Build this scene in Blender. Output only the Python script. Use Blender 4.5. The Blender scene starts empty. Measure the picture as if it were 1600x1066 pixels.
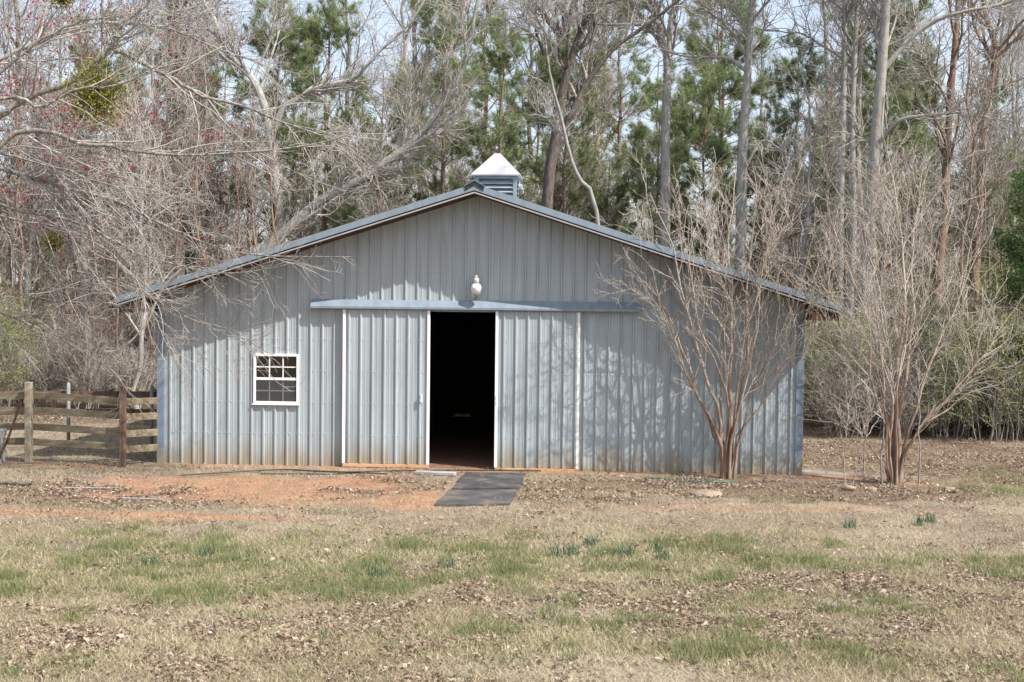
import bpy, math, random
import numpy as np
from mathutils import Matrix, Vector

# ------------------------------------------------------------------ camera, sky, sun, exposure
S = bpy.context.scene
COL = S.collection
yaw, pit, rol = math.atan(113/1973), math.atan(65/1973), 0.0112
fw = Vector((-math.sin(yaw)*math.cos(pit), math.cos(yaw)*math.cos(pit), -math.sin(pit)))
rt = fw.cross(Vector((0, 0, 1))).normalized(); up = rt.cross(fw)
r2 = rt*math.cos(rol) + up*math.sin(rol); u2 = -rt*math.sin(rol) + up*math.cos(rol)
cd = bpy.data.cameras.new('camera'); cd.sensor_width = 36; cd.lens = 36*1973/1600
cd.clip_start = 0.1; cd.clip_end = 2000
cam = bpy.data.objects.new('camera', cd); COL.objects.link(cam)
cam.matrix_world = Matrix(((r2.x, u2.x, -fw.x, 1.98), (r2.y, u2.y, -fw.y, -24.0), (r2.z, u2.z, -fw.z, 3.25), (0, 0, 0, 1)))
S.camera = cam
SUN = Vector((1.43, -0.78, 1.74)).normalized()
sun_el = math.asin(SUN.z); sun_az = math.atan2(SUN.x, SUN.y)
W = bpy.data.worlds.new('World'); S.world = W; W.use_nodes = True
wn = W.node_tree.nodes; wl = W.node_tree.links
sky = wn.new('ShaderNodeTexSky'); sky.sky_type = 'NISHITA'; sky.sun_disc = False
sky.sun_elevation = sun_el; sky.sun_rotation = sun_az
sky.air_density = 1.0; sky.dust_density = 2.5; sky.ozone_density = 1.0
bg = wn['Background']; bg.inputs[1].default_value = 0.13
wt = wn.new('ShaderNodeTexCoord'); wm = wn.new('ShaderNodeMapping'); wm.inputs['Scale'].default_value = (1.5, 1.5, 4)
wz = wn.new('ShaderNodeTexNoise'); wz.inputs['Scale'].default_value = 1.6; wz.inputs['Detail'].default_value = 5
wr = wn.new('ShaderNodeMapRange'); wr.inputs[1].default_value = .3; wr.inputs[2].default_value = .75; wr.inputs[3].default_value = .25; wr.inputs[4].default_value = .7
wx = wn.new('ShaderNodeMix'); wx.data_type = 'RGBA'; wx.inputs[7].default_value = (4.6, 4.9, 5.4, 1)      # thin high cloud over the blue
wl.new(wt.outputs['Generated'], wm.inputs[0]); wl.new(wm.outputs[0], wz.inputs['Vector']); wl.new(wz.outputs[0], wr.inputs[0])
wl.new(wr.outputs[0], wx.inputs[0]); wl.new(sky.outputs[0], wx.inputs[6]); wl.new(wx.outputs[2], bg.inputs[0])
ld = bpy.data.lights.new('sun', 'SUN'); ld.energy = 4.2; ld.angle = math.radians(0.5); ld.color = (1, .965, .91)
sl = bpy.data.objects.new('sun', ld); COL.objects.link(sl)
sl.rotation_euler = SUN.to_track_quat('Z', 'Y').to_euler()
S.view_settings.view_transform = 'Standard'; S.view_settings.look = 'None'
S.view_settings.exposure = 0.86; S.view_settings.gamma = 1.0; S.view_settings.use_curve_mapping = False

RNG = np.random.default_rng(7)
random.seed(7)

# ------------------------------------------------------------------ helpers: meshes and tags
def mesh_np(name, V, Q=None, T=None, smooth=False, attrs=None):
    V = np.asarray(V, np.float32).reshape(-1, 3)
    parts, tot = [], []
    if Q is not None and len(Q): Q = np.asarray(Q, np.int32).reshape(-1, 4); parts.append(Q.ravel()); tot.append(np.full(len(Q), 4, np.int32))
    if T is not None and len(T): T = np.asarray(T, np.int32).reshape(-1, 3); parts.append(T.ravel()); tot.append(np.full(len(T), 3, np.int32))
    idx = np.concatenate(parts); tot = np.concatenate(tot)
    me = bpy.data.meshes.new(name)
    me.vertices.add(len(V)); me.vertices.foreach_set('co', V.ravel())
    me.loops.add(len(idx)); me.loops.foreach_set('vertex_index', idx)
    me.polygons.add(len(tot))
    st = np.zeros(len(tot), np.int32); st[1:] = np.cumsum(tot)[:-1]
    me.polygons.foreach_set('loop_start', st); me.polygons.foreach_set('loop_total', tot)
    if smooth: me.polygons.foreach_set('use_smooth', np.ones(len(tot), bool))
    me.update(calc_edges=True); me.validate()
    if attrs:
        for k, (dom, val) in attrs.items():
            a = me.attributes.new(k, 'FLOAT', dom); a.data.foreach_set('value', np.asarray(val, np.float32))
    return me

def link(name, me, mat=None, parent=None, loc=None):
    o = bpy.data.objects.new(name, me); COL.objects.link(o)
    if mat is not None and me is not None and not me.materials: me.materials.append(mat)
    if parent is not None: o.parent = parent
    if loc is not None: o.location = loc
    return o

def tag(o, label=None, cat=None, group=None, kind=None):
    if label: o['label'] = label
    if cat: o['category'] = cat
    if group: o['group'] = group
    if kind: o['kind'] = kind
    return o

def thing(name, label, cat, loc=(0, 0, 0), group=None):
    o = link(name, None, loc=loc); tag(o, label, cat, group); return o

class MB:
    """collects faces of one mesh"""
    def __init__(s): s.v = []; s.f = []
    def poly(s, pts):
        b = len(s.v); s.v += [tuple(p) for p in pts]; s.f.append(list(range(b, b+len(pts))))
    def box(s, x0, x1, y0, y1, z0, z1, M=None):
        b = len(s.v); c = [(x, y, z) for z in (z0, z1) for y in (y0, y1) for x in (x0, x1)]
        if M is not None: c = [tuple(M @ Vector(p)) for p in c]
        s.v += c
        for q in ((0, 2, 3, 1), (4, 5, 7, 6), (0, 1, 5, 4), (2, 6, 7, 3), (0, 4, 6, 2), (1, 3, 7, 5)): s.f.append([b+i for i in q])
    def prism(s, sec, axis, a, b_):
        """section list of 2D points swept along an axis ('x','y','z') from a to b"""
        n = len(sec); b = len(s.v)
        for t in (a, b_):
            for (p, q) in sec: s.v.append({'x': (t, p, q), 'y': (p, t, q), 'z': (p, q, t)}[axis])
        for i in range(n):
            j = (i+1) % n; s.f.append([b+i, b+j, b+n+j, b+n+i])
        s.f.append([b+i for i in reversed(range(n))]); s.f.append([b+n+i for i in range(n)])
    def lathe(s, prof, c, n=16):
        b = len(s.v)
        for (r, z) in prof:
            for i in range(n):
                a = 2*math.pi*i/n; s.v.append((c[0]+r*math.cos(a), c[1]+r*math.sin(a), c[2]+z))
        for k in range(len(prof)-1):
            for i in range(n):
                j = (i+1) % n; s.f.append([b+k*n+i, b+k*n+j, b+(k+1)*n+j, b+(k+1)*n+i])
        s.f.append([b+i for i in reversed(range(n))]); s.f.append([b+(len(prof)-1)*n+i for i in range(n)])
    def build(s, name, mat, parent=None, bevel=0, smooth=False, loc=None):
        me = bpy.data.meshes.new(name); me.from_pydata(s.v, [], s.f); me.update()
        if smooth:
            me.polygons.foreach_set('use_smooth', np.ones(len(me.polygons), bool))
        o = link(name, me, mat, parent, loc)
        if bevel:
            m = o.modifiers.new('bevel', 'BEVEL'); m.width = bevel; m.segments = 1; m.limit_method = 'ANGLE'
        return o

# ------------------------------------------------------------------ materials
def mat_base(name, rough=.8, spec=.3, metal=0):
    m = bpy.data.materials.new(name); m.use_nodes = True
    b = m.node_tree.nodes['Principled BSDF']
    b.inputs['Roughness'].default_value = rough; b.inputs['Specular IOR Level'].default_value = spec; b.inputs['Metallic'].default_value = metal
    return m, m.node_tree.nodes, m.node_tree.links, b

def nd(N, t, **kw):
    n = N.new(t)
    for k, v in kw.items(): setattr(n, k, v)
    return n

def ramp(N, stops):
    r = N.new('ShaderNodeValToRGB'); e = r.color_ramp.elements
    while len(e) > 1: e.remove(e[-1])
    e[0].position = stops[0][0]; e[0].color = (*stops[0][1], 1)
    for p, c in stops[1:]:
        x = e.new(p); x.color = (*c, 1)
    return r

def noise_mat(name, cols, scale=(6, 6, 6), rough=.8, spec=.25, detail=5, bump=0, bscale=None, metal=0, coord='Object', objvar=0):
    m, N, L, b = mat_base(name, rough, spec, metal)
    tc = nd(N, 'ShaderNodeTexCoord'); mp = nd(N, 'ShaderNodeMapping'); mp.inputs['Scale'].default_value = scale
    L.new(tc.outputs[coord], mp.inputs[0])
    no = nd(N, 'ShaderNodeTexNoise'); no.inputs['Scale'].default_value = 1; no.inputs['Detail'].default_value = detail; no.inputs['Roughness'].default_value = .65
    L.new(mp.outputs[0], no.inputs['Vector'])
    n = len(cols); r = ramp(N, [(.28+.44*i/max(1, n-1), c) for i, c in enumerate(cols)])
    L.new(no.outputs[0], r.inputs[0]); out = r.outputs[0]
    if objvar:
        oi = nd(N, 'ShaderNodeObjectInfo'); hs = nd(N, 'ShaderNodeHueSaturation')
        mr = nd(N, 'ShaderNodeMapRange'); mr.inputs[3].default_value = 1-objvar; mr.inputs[4].default_value = 1+objvar
        L.new(oi.outputs['Random'], mr.inputs[0]); L.new(mr.outputs[0], hs.inputs['Value']); L.new(out, hs.inputs['Color']); out = hs.outputs[0]
    L.new(out, b.inputs['Base Color'])
    if bump:
        bp = nd(N, 'ShaderNodeBump'); bp.inputs['Strength'].default_value = bump; bp.inputs['Distance'].default_value = .02
        L.new(no.outputs[0], bp.inputs['Height']); L.new(bp.outputs[0], b.inputs['Normal'])
    return m

def attr_mat(name, stops, rough=.85, spec=.2, trans=0):
    """colour picked by a random value stored on each blade or leaf"""
    m, N, L, b = mat_base(name, rough, spec)
    at = nd(N, 'ShaderNodeAttribute', attribute_name='rnd'); r = ramp(N, stops)
    L.new(at.outputs['Fac'], r.inputs[0]); L.new(r.outputs[0], b.inputs['Base Color'])
    if trans:
        t = nd(N, 'ShaderNodeBsdfTranslucent'); L.new(r.outputs[0], t.inputs[0])
        mx = nd(N, 'ShaderNodeMixShader'); mx.inputs[0].default_value = trans
        L.new(b.outputs[0], mx.inputs[1]); L.new(t.outputs[0], mx.inputs[2]); L.new(mx.outputs[0], N['Material Output'].inputs[0])
    return m

def panel_mat(name, c, dirt=True):
    """painted steel sheet: slight mottling, mud splash above the ground"""
    m, N, L, b = mat_base(name, .42, .4)
    tc = nd(N, 'ShaderNodeTexCoord')
    mp = nd(N, 'ShaderNodeMapping'); mp.inputs['Scale'].default_value = (3, 3, .35); L.new(tc.outputs['Object'], mp.inputs[0])
    no = nd(N, 'ShaderNodeTexNoise'); no.inputs['Scale'].default_value = 2.2; no.inputs['Detail'].default_value = 6; L.new(mp.outputs[0], no.inputs['Vector'])
    r = ramp(N, [(.3, tuple(x*.86 for x in c)), (.7, tuple(min(1, x*1.1) for x in c))]); L.new(no.outputs[0], r.inputs[0])
    out = r.outputs[0]
    if dirt:
        ge = nd(N, 'ShaderNodeNewGeometry'); sp = nd(N, 'ShaderNodeSeparateXYZ'); L.new(ge.outputs['Position'], sp.inputs[0])
        mp2 = nd(N, 'ShaderNodeMapping'); mp2.inputs['Scale'].default_value = (5, 5, 1.3); L.new(ge.outputs['Position'], mp2.inputs[0])
        n2 = nd(N, 'ShaderNodeTexNoise'); n2.inputs['Scale'].default_value = 1; n2.inputs['Detail'].default_value = 5; L.new(mp2.outputs[0], n2.inputs['Vector'])
        ad = nd(N, 'ShaderNodeMath', operation='MULTIPLY_ADD'); L.new(n2.outputs[0], ad.inputs[0]); ad.inputs[1].default_value = -.95; L.new(sp.outputs['Z'], ad.inputs[2])
        mr = nd(N, 'ShaderNodeMapRange'); mr.inputs[1].default_value = -.55; mr.inputs[2].default_value = .14; mr.inputs[3].default_value = .8; mr.inputs[4].default_value = 0
        mr.interpolation_type = 'SMOOTHSTEP'
        L.new(ad.outputs[0], mr.inputs[0])
        mx = nd(N, 'ShaderNodeMix', data_type='RGBA'); L.new(mr.outputs[0], mx.inputs[0]); L.new(out, mx.inputs[6]); mx.inputs[7].default_value = (.25, .195, .115, 1)
        out = mx.outputs[2]
        rr = nd(N, 'ShaderNodeMapRange'); L.new(mr.outputs[0], rr.inputs[0]); rr.inputs[3].default_value = .42; rr.inputs[4].default_value = .85; L.new(rr.outputs[0], b.inputs['Roughness'])
    ge2 = nd(N, 'ShaderNodeNewGeometry'); n3 = nd(N, 'ShaderNodeTexNoise'); n3.inputs['Scale'].default_value = 1.7; n3.inputs['Detail'].default_value = 3; L.new(ge2.outputs['Position'], n3.inputs['Vector'])
    bp = nd(N, 'ShaderNodeBump'); bp.inputs['Strength'].default_value = .25; bp.inputs['Distance'].default_value = .03; L.new(n3.outputs[0], bp.inputs['Height']); L.new(bp.outputs[0], b.inputs['Normal'])
    L.new(out, b.inputs['Base Color'])
    return m

M_WALL = panel_mat('painted_steel_siding', (.333, .374, .392))
M_TRIM = panel_mat('slate_blue_trim', (.205, .25, .295), False)
M_CORNER = panel_mat('slate_blue_corner', (.16, .205, .26))
M_ROOF = panel_mat('roof_steel', (.25, .295, .335), False)
M_GALV = noise_mat('galvanised_lip', [(.45, .46, .47), (.62, .62, .61)], (3, 3, 3), .45, .4)
M_LIP = noise_mat('grey_drip_edge', [(.30, .30, .30), (.42, .41, .40)], (3, 3, 3), .5, .3)
M_PIPE = noise_mat('grey_pipe', [(.2, .2, .2), (.34, .34, .33)], (9, 9, 4), .6, .3)
M_WHITE = noise_mat('white_trim', [(.66, .66, .65), (.82, .82, .81)], (2, 2, 1.5), .45, .4)
M_DARK = noise_mat('foam_and_gap_shade', [(.02, .021, .024), (.05, .05, .055)], (9, 9, 9), .9, .1)  # foam at the ridge end, painted shade in the rake trim groove
M_CAP = noise_mat('weathered_white_metal', [(.24, .235, .25), (.36, .345, .365), (.42, .40, .42)], (1.6, 1.6, 1.2), .42, .4)
M_RUSTWOOD = noise_mat('brown_eave_wood', [(.035, .022, .017), (.085, .052, .038), (.14, .09, .066)], (2, 9, 9), .85, .1)
M_BOARD = noise_mat('weathered_fence_board', [(.115, .095, .06), (.21, .175, .115), (.31, .265, .19)], (1.2, 14, 16), .9, .1, bump=.3)
M_POSTW = noise_mat('treated_post', [(.19, .155, .10), (.32, .28, .20), (.40, .36, .28)], (14, 14, 1.5), .9, .1, bump=.3)
M_POSTD = noise_mat('dark_brown_post', [(.07, .04, .03), (.15, .095, .075), (.2, .14, .11)], (12, 12, 1.6), .9, .1, bump=.4)
M_RUST = noise_mat('rusty_metal', [(.035, .02, .015), (.085, .045, .03), (.13, .075, .055)], (30, 30, 8), .85, .2)
M_GREYWOOD = noise_mat('silvered_wood', [(.24, .23, .22), (.42, .41, .40)], (2, 12, 12), .9, .1)
M_MAT = noise_mat('dusty_rubber', [(.035, .036, .039), (.065, .064, .065), (.17, .135, .11)], (2.2, 2.2, 2.2), .75, .25, detail=8, bump=.25)
M_MAT2 = noise_mat('clay_dusted_rubber', [(.045, .045, .048), (.085, .082, .08), (.20, .15, .115)], (1.8, 1.8, 1.8), .85, .2, detail=8, bump=.25)
M_HOSE = noise_mat('black_hose', [(.025, .028, .03), (.06, .06, .06)], (8, 8, 8), .5, .4)
M_HOSEG = noise_mat('green_hose', [(.03, .12, .09), (.06, .18, .13)], (8, 8, 8), .5, .4)
M_STONE = noise_mat('tan_stone', [(.15, .11, .08), (.27, .205, .15), (.33, .265, .20)], (7, 7, 7), .9, .1, bump=.4)
M_MUDWOOD = noise_mat('clay_stained_wood', [(.36, .19, .09), (.52, .30, .16), (.58, .38, .22)], (2, 8, 8), .9, .1)
M_INT = noise_mat('interior_boards_and_shade', [(.035, .028, .022), (.07, .055, .04)], (2, 2, 9), .9, .1)  # also colours the added sheet that darkens the back wall
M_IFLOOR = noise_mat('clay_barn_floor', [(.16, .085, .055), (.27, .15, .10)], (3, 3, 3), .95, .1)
M_LAMPB = noise_mat('lavender_grey_housing', [(.42, .42, .52), (.54, .54, .63)], (9, 9, 9), .45, .4)
M_YEL = noise_mat('yellow_photocell', [(.55, .46, .16), (.68, .6, .28)], (9, 9, 9), .5, .4)
M_REFL = noise_mat('pinkish_white_bowl', [(.68, .63, .61), (.8, .76, .74)], (9, 9, 9), .4, .4)
M_RED = noise_mat('red_plastic', [(.35, .02, .02), (.5, .04, .03)], (9, 9, 9), .5, .3)

def glass_mat(name, rough=.02):
    m, N, L, b = mat_base(name, rough, .5)
    b.inputs['Base Color'].default_value = (.92, .95, .94, 1); b.inputs['Transmission Weight'].default_value = 1; b.inputs['IOR'].default_value = 1.46
    return m
M_GLASS = glass_mat('window_glass'); M_LENS = glass_mat('lamp_lens', .12)
def screen_mat():
    m, N, L, b = mat_base('insect_screen', .9, .1); b.inputs['Base Color'].default_value = (.10, .10, .105, 1)
    t = nd(N, 'ShaderNodeBsdfTransparent'); mx = nd(N, 'ShaderNodeMixShader'); mx.inputs[0].default_value = .38
    L.new(t.outputs[0], mx.inputs[1]); L.new(b.outputs[0], mx.inputs[2]); L.new(mx.outputs[0], N['Material Output'].inputs[0]); return m
M_SCREEN = screen_mat()

def bark(name, cols, sc=(15, 15, 4), ov=.12): return noise_mat(name, cols, sc, .9, .1, bump=.5, objvar=ov)
B_GREY = bark('grey_bark', [(.15, .135, .12), (.27, .25, .225), (.36, .34, .31)])
B_PALE = bark('pale_lichen_bark', [(.17, .16, .145), (.30, .285, .26), (.41, .395, .37)])
B_OLD = bark('old_tree_bark', [(.07, .06, .05), (.17, .152, .132), (.30, .28, .25), (.40, .39, .36)], (16, 16, 9))
B_DARK = bark('dark_furrowed_bark', [(.06, .048, .04), (.13, .11, .095), (.2, .17, .15)])
B_BROWN = bark('brown_pine_bark', [(.11, .07, .05), (.22, .15, .11), (.28, .21, .165)])
def crape_bark():
    m = noise_mat('cinnamon_peeling_bark', [(.09, .055, .04), (.20, .128, .09), (.30, .215, .165), (.46, .40, .34)], (13, 13, 1.6), .85, .15, bump=.8)
    N, L = m.node_tree.nodes, m.node_tree.links; b = N['Principled BSDF']; src = b.inputs['Base Color'].links[0].from_socket
    tc = nd(N, 'ShaderNodeTexCoord'); sp = nd(N, 'ShaderNodeSeparateXYZ'); L.new(tc.outputs['Object'], sp.inputs[0])      # young wood higher up is pale
    mr = nd(N, 'ShaderNodeMapRange'); mr.inputs[1].default_value = .9; mr.inputs[2].default_value = 3.2; mr.inputs[4].default_value = .85; L.new(sp.outputs['Z'], mr.inputs[0])
    mx = nd(N, 'ShaderNodeMix', data_type='RGBA'); L.new(mr.outputs[0], mx.inputs[0]); L.new(src, mx.inputs[6]); mx.inputs[7].default_value = (.42, .35, .28, 1)
    L.new(mx.outputs[2], b.inputs['Base Color']); return m
B_CRAPE = crape_bark()
W_GREY = bark('grey_twig', [(.20, .18, .162), (.315, .29, .265), (.42, .395, .365)], (3, 3, 3))
W_TAN = bark('pale_tan_twig', [(.28, .24, .20), (.42, .37, .32), (.54, .49, .435)], (3, 3, 3), .05)
W_CRAPE = bark('crape_twig', [(.25, .21, .17), (.38, .33, .28), (.51, .46, .405)], (3, 3, 3), 0)
W_BROWN = bark('brown_twig', [(.17, .15, .13), (.28, .25, .22), (.38, .35, .315)], (3, 3, 3))
W_RED = bark('reddish_twig', [(.17, .115, .095), (.27, .195, .165), (.35, .27, .235)], (3, 3, 3))
F_NEEDLE = attr_mat('pine_needles', [(0, (.14, .185, .085)), (.5, (.24, .295, .14)), (1, (.38, .42, .22))], .7, .25, .42)
F_GREEN = attr_mat('fresh_green_leaves', [(0, (.12, .15, .045)), (.5, (.22, .25, .075)), (1, (.36, .37, .13))], .7, .25, .35)
F_DKGREEN = attr_mat('dark_evergreen_leaves', [(0, (.025, .055, .02)), (.6, (.06, .11, .03)), (1, (.10, .16, .05))], .7, .25, .25)
F_MISTLE = attr_mat('mistletoe_leaves', [(0, (.11, .115, .02)), (.5, (.22, .21, .035)), (1, (.36, .33, .08))], .6, .3, .3)
F_REDBUD = attr_mat('red_maple_blossom', [(0, (.25, .03, .04)), (1, (.48, .09, .10))], .7, .2, .3)
F_SEED = attr_mat('seed_capsules', [(0, (.12, .05, .03)), (1, (.28, .15, .1))], .9, .1)
F_STRAW = attr_mat('dry_grass', [(0, (.18, .145, .085)), (.3, (.32, .27, .165)), (.6, (.43, .37, .235)), (1, (.58, .52, .36))], .9, .1, .2)
F_GRASS = attr_mat('green_grass', [(0, (.075, .105, .04)), (.4, (.16, .195, .075)), (.7, (.28, .29, .13)), (1, (.45, .41, .22))], .7, .25, .3)
F_GARLIC = attr_mat('blue_green_blades', [(0, (.04, .095, .05)), (1, (.10, .17, .09))], .6, .3, .25)
F_LEAF = attr_mat('dead_leaves', [(0, (.13, .085, .062)), (.35, (.24, .17, .12)), (.7, (.33, .25, .185)), (.9, (.42, .34, .265)), (1, (.50, .43, .36))], .8, .25, .15)

# ------------------------------------------------------------------ the ground
def smooth(a, b, x):
    t = np.clip((x-a)/(b-a), 0, 1); return t*t*(3-2*t)
def vnoise(x, y, seed=0):
    """cheap smooth value noise, -1..1"""
    xi = np.floor(x).astype(np.int64); yi = np.floor(y).astype(np.int64); fx = x-xi; fy = y-yi
    fx = fx*fx*(3-2*fx); fy = fy*fy*(3-2*fy)
    def h(a, b):
        n = (a*374761393 + b*668265263 + seed*974711) & 0x7fffffff
        n = ((n ^ (n >> 13))*1274126177) & 0x7fffffff
        return ((n ^ (n >> 16)) & 0xffff)/32767.5-1
    return (h(xi, yi)*(1-fx)+h(xi+1, yi)*fx)*(1-fy)+(h(xi, yi+1)*(1-fx)+h(xi+1, yi+1)*fx)*fy
def fbm(x, y, seed=0):
    return .55*vnoise(x, y, seed)+.28*vnoise(x*2.1, y*2.1, seed+1)+.17*vnoise(x*4.3, y*4.3, seed+2)
def gz(x, y):
    x = np.asarray(x, float); y = np.asarray(y, float)
    far = smooth(12, 60, y)*4.0
    z = far + .05*fbm(x*.22, y*.22, 5)*smooth(-1.2, -4, y) + .02*vnoise(x*1.3, y*1.3, 9)*smooth(-.3, -1.2, y)
    side = smooth(6.3, 7.5, np.abs(x+.08)); back = smooth(.5, 2, y)
    return z + back*side*(.05*vnoise(x*.5, y*.5, 3))
def ell(x, y, cx, cy, rx, ry, rot=0, edge=.35, ns=0, na=.35, nf=1.2):
    c, s = math.cos(rot), math.sin(rot); dx = x-cx; dy = y-cy
    d = np.sqrt(((dx*c+dy*s)/rx)**2 + ((-dx*s+dy*c)/ry)**2) + na*fbm(x*nf, y*nf, ns+20)
    return smooth(1+edge, 1-edge, d)
def m_clay(x, y):
    w = ell(x, y, -3.6, -2.9, 3.2, 1.75, 0, .45, 1, .5)
    w = np.maximum(w, ell(x, y, -4.6, -5.75, 2.9, .38, .02, .5, 2))
    w = np.maximum(w, .75*ell(x, y, 4.6, -4.15, 3.4, .35, .06, .6, 3, .6))
    w = np.maximum(w, ell(x, y, -.1, -.12, 7.2, .42, 0, .4, 4, .3))
    w = np.maximum(w, ell(x, y, -.7, -3.9, .75, 1.0, 0, .4, 6, .3))
    w = np.maximum(w, ell(x, y, 8.05, -1.0, .55, .22, 0, .4, 7))
    w = np.maximum(w, ell(x, y, 6.5, -.3, .7, .35, 0, .4, 8))
    w = np.maximum(w, .8*ell(x, y, -8.0, -.6, 1.6, .4, 0, .4, 12))
    return w
def m_green(x, y):
    w = .9*ell(x, y, -2.3, -9.0, 4.2, 1.6, .05, .75, 30, .95, 1.6)
    w = np.maximum(w, .85*ell(x, y, 3.2, -7.9, 2.3, 1.0, .05, .75, 31, .95, 1.6))
    w = np.maximum(w, .7*ell(x, y, 6.2, -8.2, 1.9, .55, .1, .75, 32, .9, 1.6))
    w = np.maximum(w, ell(x, y, -1.3, 11.6, 1.5, 1.2, 0, .4, 36, .2))
    w = np.maximum(w, .7*ell(x, y, 10.5, -1.0, 2.2, 1.6, 0, .6, 33, .7))
    w = np.maximum(w, .55*ell(x, y, 2.4, -12.2, 2.2, .8, 0, .6, 34, .8))
    w = np.maximum(w, .6*ell(x, y, 4.2, -10.3, 1.5, .4, 0, .6, 35, .8))
    return np.maximum(w, .35*smooth(.25, .6, fbm(x*.9, y*.9, 44)))
def m_litter(x, y):
    w = ell(x, y, -6.4, -4.1, 2.4, 1.2, 0, .4, 50, .4)
    w = np.maximum(w, ell(x, y, 5.3, -2.0, 3.4, 1.25, 0, .4, 51, .4))
    w = np.maximum(w, .8*ell(x, y, 9.5, 2.8, 3.6, 3.2, 0, .4, 52, .4))
    w = np.maximum(w, .42*ell(x, y, 4.8, -10.4, 4.0, 1.6, .05, .6, 53, .7))
    w = np.maximum(w, .55*ell(x, y, 1.2, -2.6, 1.6, 1.6, 0, .6, 54, .7))
    w = np.maximum(w, .55*ell(x, y, -1.4, -2.4, 1.0, 1.4, 0, .6, 55, .7))
    w = np.maximum(w, .22*ell(x, y, -1.5, -12.0, 2.4, 1.6, 0, .6, 56, .8))
    return np.maximum(w, smooth(5, 9, y)*.95)
def m_bare(x, y):
    w = ell(x, y, 4.9, -10.3, .8, .42, 0, .5, 60, .5)
    w = np.maximum(w, ell(x, y, 2.0, -12.9, 1.3, .45, 0, .6, 61, .5))
    w = np.maximum(w, .8*ell(x, y, 6.3, .3, .8, .5, 0, .6, 62, .5))
    return np.maximum(w, .5*ell(x, y, 2.6, -10.9, 2.6, .5, .05, .6, 63, .8))

def ground_mat():
    m, N, L, b = mat_base('yard_ground', .95, .1)
    ge = nd(N, 'ShaderNodeNewGeometry')
    def noise(sc, det=6, ro=.7):
        n = nd(N, 'ShaderNodeTexNoise'); n.inputs['Scale'].default_value = sc; n.inputs['Detail'].default_value = det; n.inputs['Roughness'].default_value = ro
        L.new(ge.outputs['Position'], n.inputs['Vector']); return n
    fine = noise(34, 8, .8); mid = noise(5); big = noise(.7)
    base = ramp(N, [(.33, (.085, .063, .045)), (.45, (.22, .17, .12)), (.55, (.34, .275, .20)), (.7, (.48, .41, .31))]); L.new(fine.outputs[0], base.inputs[0])
    dark = ramp(N, [(.33, (.07, .05, .042)), (.5, (.195, .15, .12)), (.7, (.36, .295, .235))]); L.new(fine.outputs[0], dark.inputs[0])
    bm = nd(N, 'ShaderNodeMapRange'); bm.inputs[1].default_value = .42; bm.inputs[2].default_value = .62; L.new(big.outputs[0], bm.inputs[0])
    cur = nd(N, 'ShaderNodeMix', data_type='RGBA'); L.new(bm.outputs[0], cur.inputs[0]); L.new(base.outputs[0], cur.inputs[6]); L.new(dark.outputs[0], cur.inputs[7])
    cur = cur.outputs[2]
    def layer(attr, stops, src, lo=.35, hi=.6, jit=.6):
        nonlocal cur
        at = nd(N, 'ShaderNodeAttribute', attribute_name=attr)
        ad = nd(N, 'ShaderNodeMath', operation='MULTIPLY_ADD'); L.new(mid.outputs[0], ad.inputs[0]); ad.inputs[1].default_value = jit; L.new(at.outputs['Fac'], ad.inputs[2])
        mr = nd(N, 'ShaderNodeMapRange'); mr.inputs[1].default_value = lo+jit*.5; mr.inputs[2].default_value = hi+jit*.5; L.new(ad.outputs[0], mr.inputs[0])
        r = ramp(N, stops); L.new(src.outputs[0], r.inputs[0])
        x = nd(N, 'ShaderNodeMix', data_type='RGBA'); L.new(mr.outputs[0], x.inputs[0]); L.new(cur, x.inputs[6]); L.new(r.outputs[0], x.inputs[7]); cur = x.outputs[2]
    layer('litter', [(.33, (.05, .03, .022)), (.5, (.16, .11, .08)), (.7, (.31, .235, .18))], fine, .25, .6)
    layer('green', [(.33, (.06, .06, .025)), (.5, (.16, .145, .07)), (.7, (.32, .27, .16))], fine, .35, .8)
    layer('bare', [(.3, (.24, .19, .145)), (.55, (.36, .30, .24)), (.75, (.46, .40, .33))], fine, .3, .7)
    layer('clay', [(.33, (.16, .075, .042)), (.47, (.31, .17, .10)), (.56, (.41, .24, .15)), (.7, (.49, .345, .25))], fine, .3, 1.1, 1.3)
    vary = noise(2.3, 7, .75); vr = nd(N, 'ShaderNodeMapRange'); vr.inputs[1].default_value = .3; vr.inputs[2].default_value = .7; vr.inputs[3].default_value = .68; vr.inputs[4].default_value = 1.22; L.new(vary.outputs[0], vr.inputs[0])
    hv = nd(N, 'ShaderNodeHueSaturation'); L.new(cur, hv.inputs['Color']); L.new(vr.outputs[0], hv.inputs['Value']); cur = hv.outputs[0]      # damp and dry soil
    L.new(cur, b.inputs['Base Color'])
    bp = nd(N, 'ShaderNodeBump'); bp.inputs['Strength'].default_value = .7; bp.inputs['Distance'].default_value = .03
    L.new(fine.outputs[0], bp.inputs['Height']); L.new(bp.outputs[0], b.inputs['Normal'])
    return m

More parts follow.
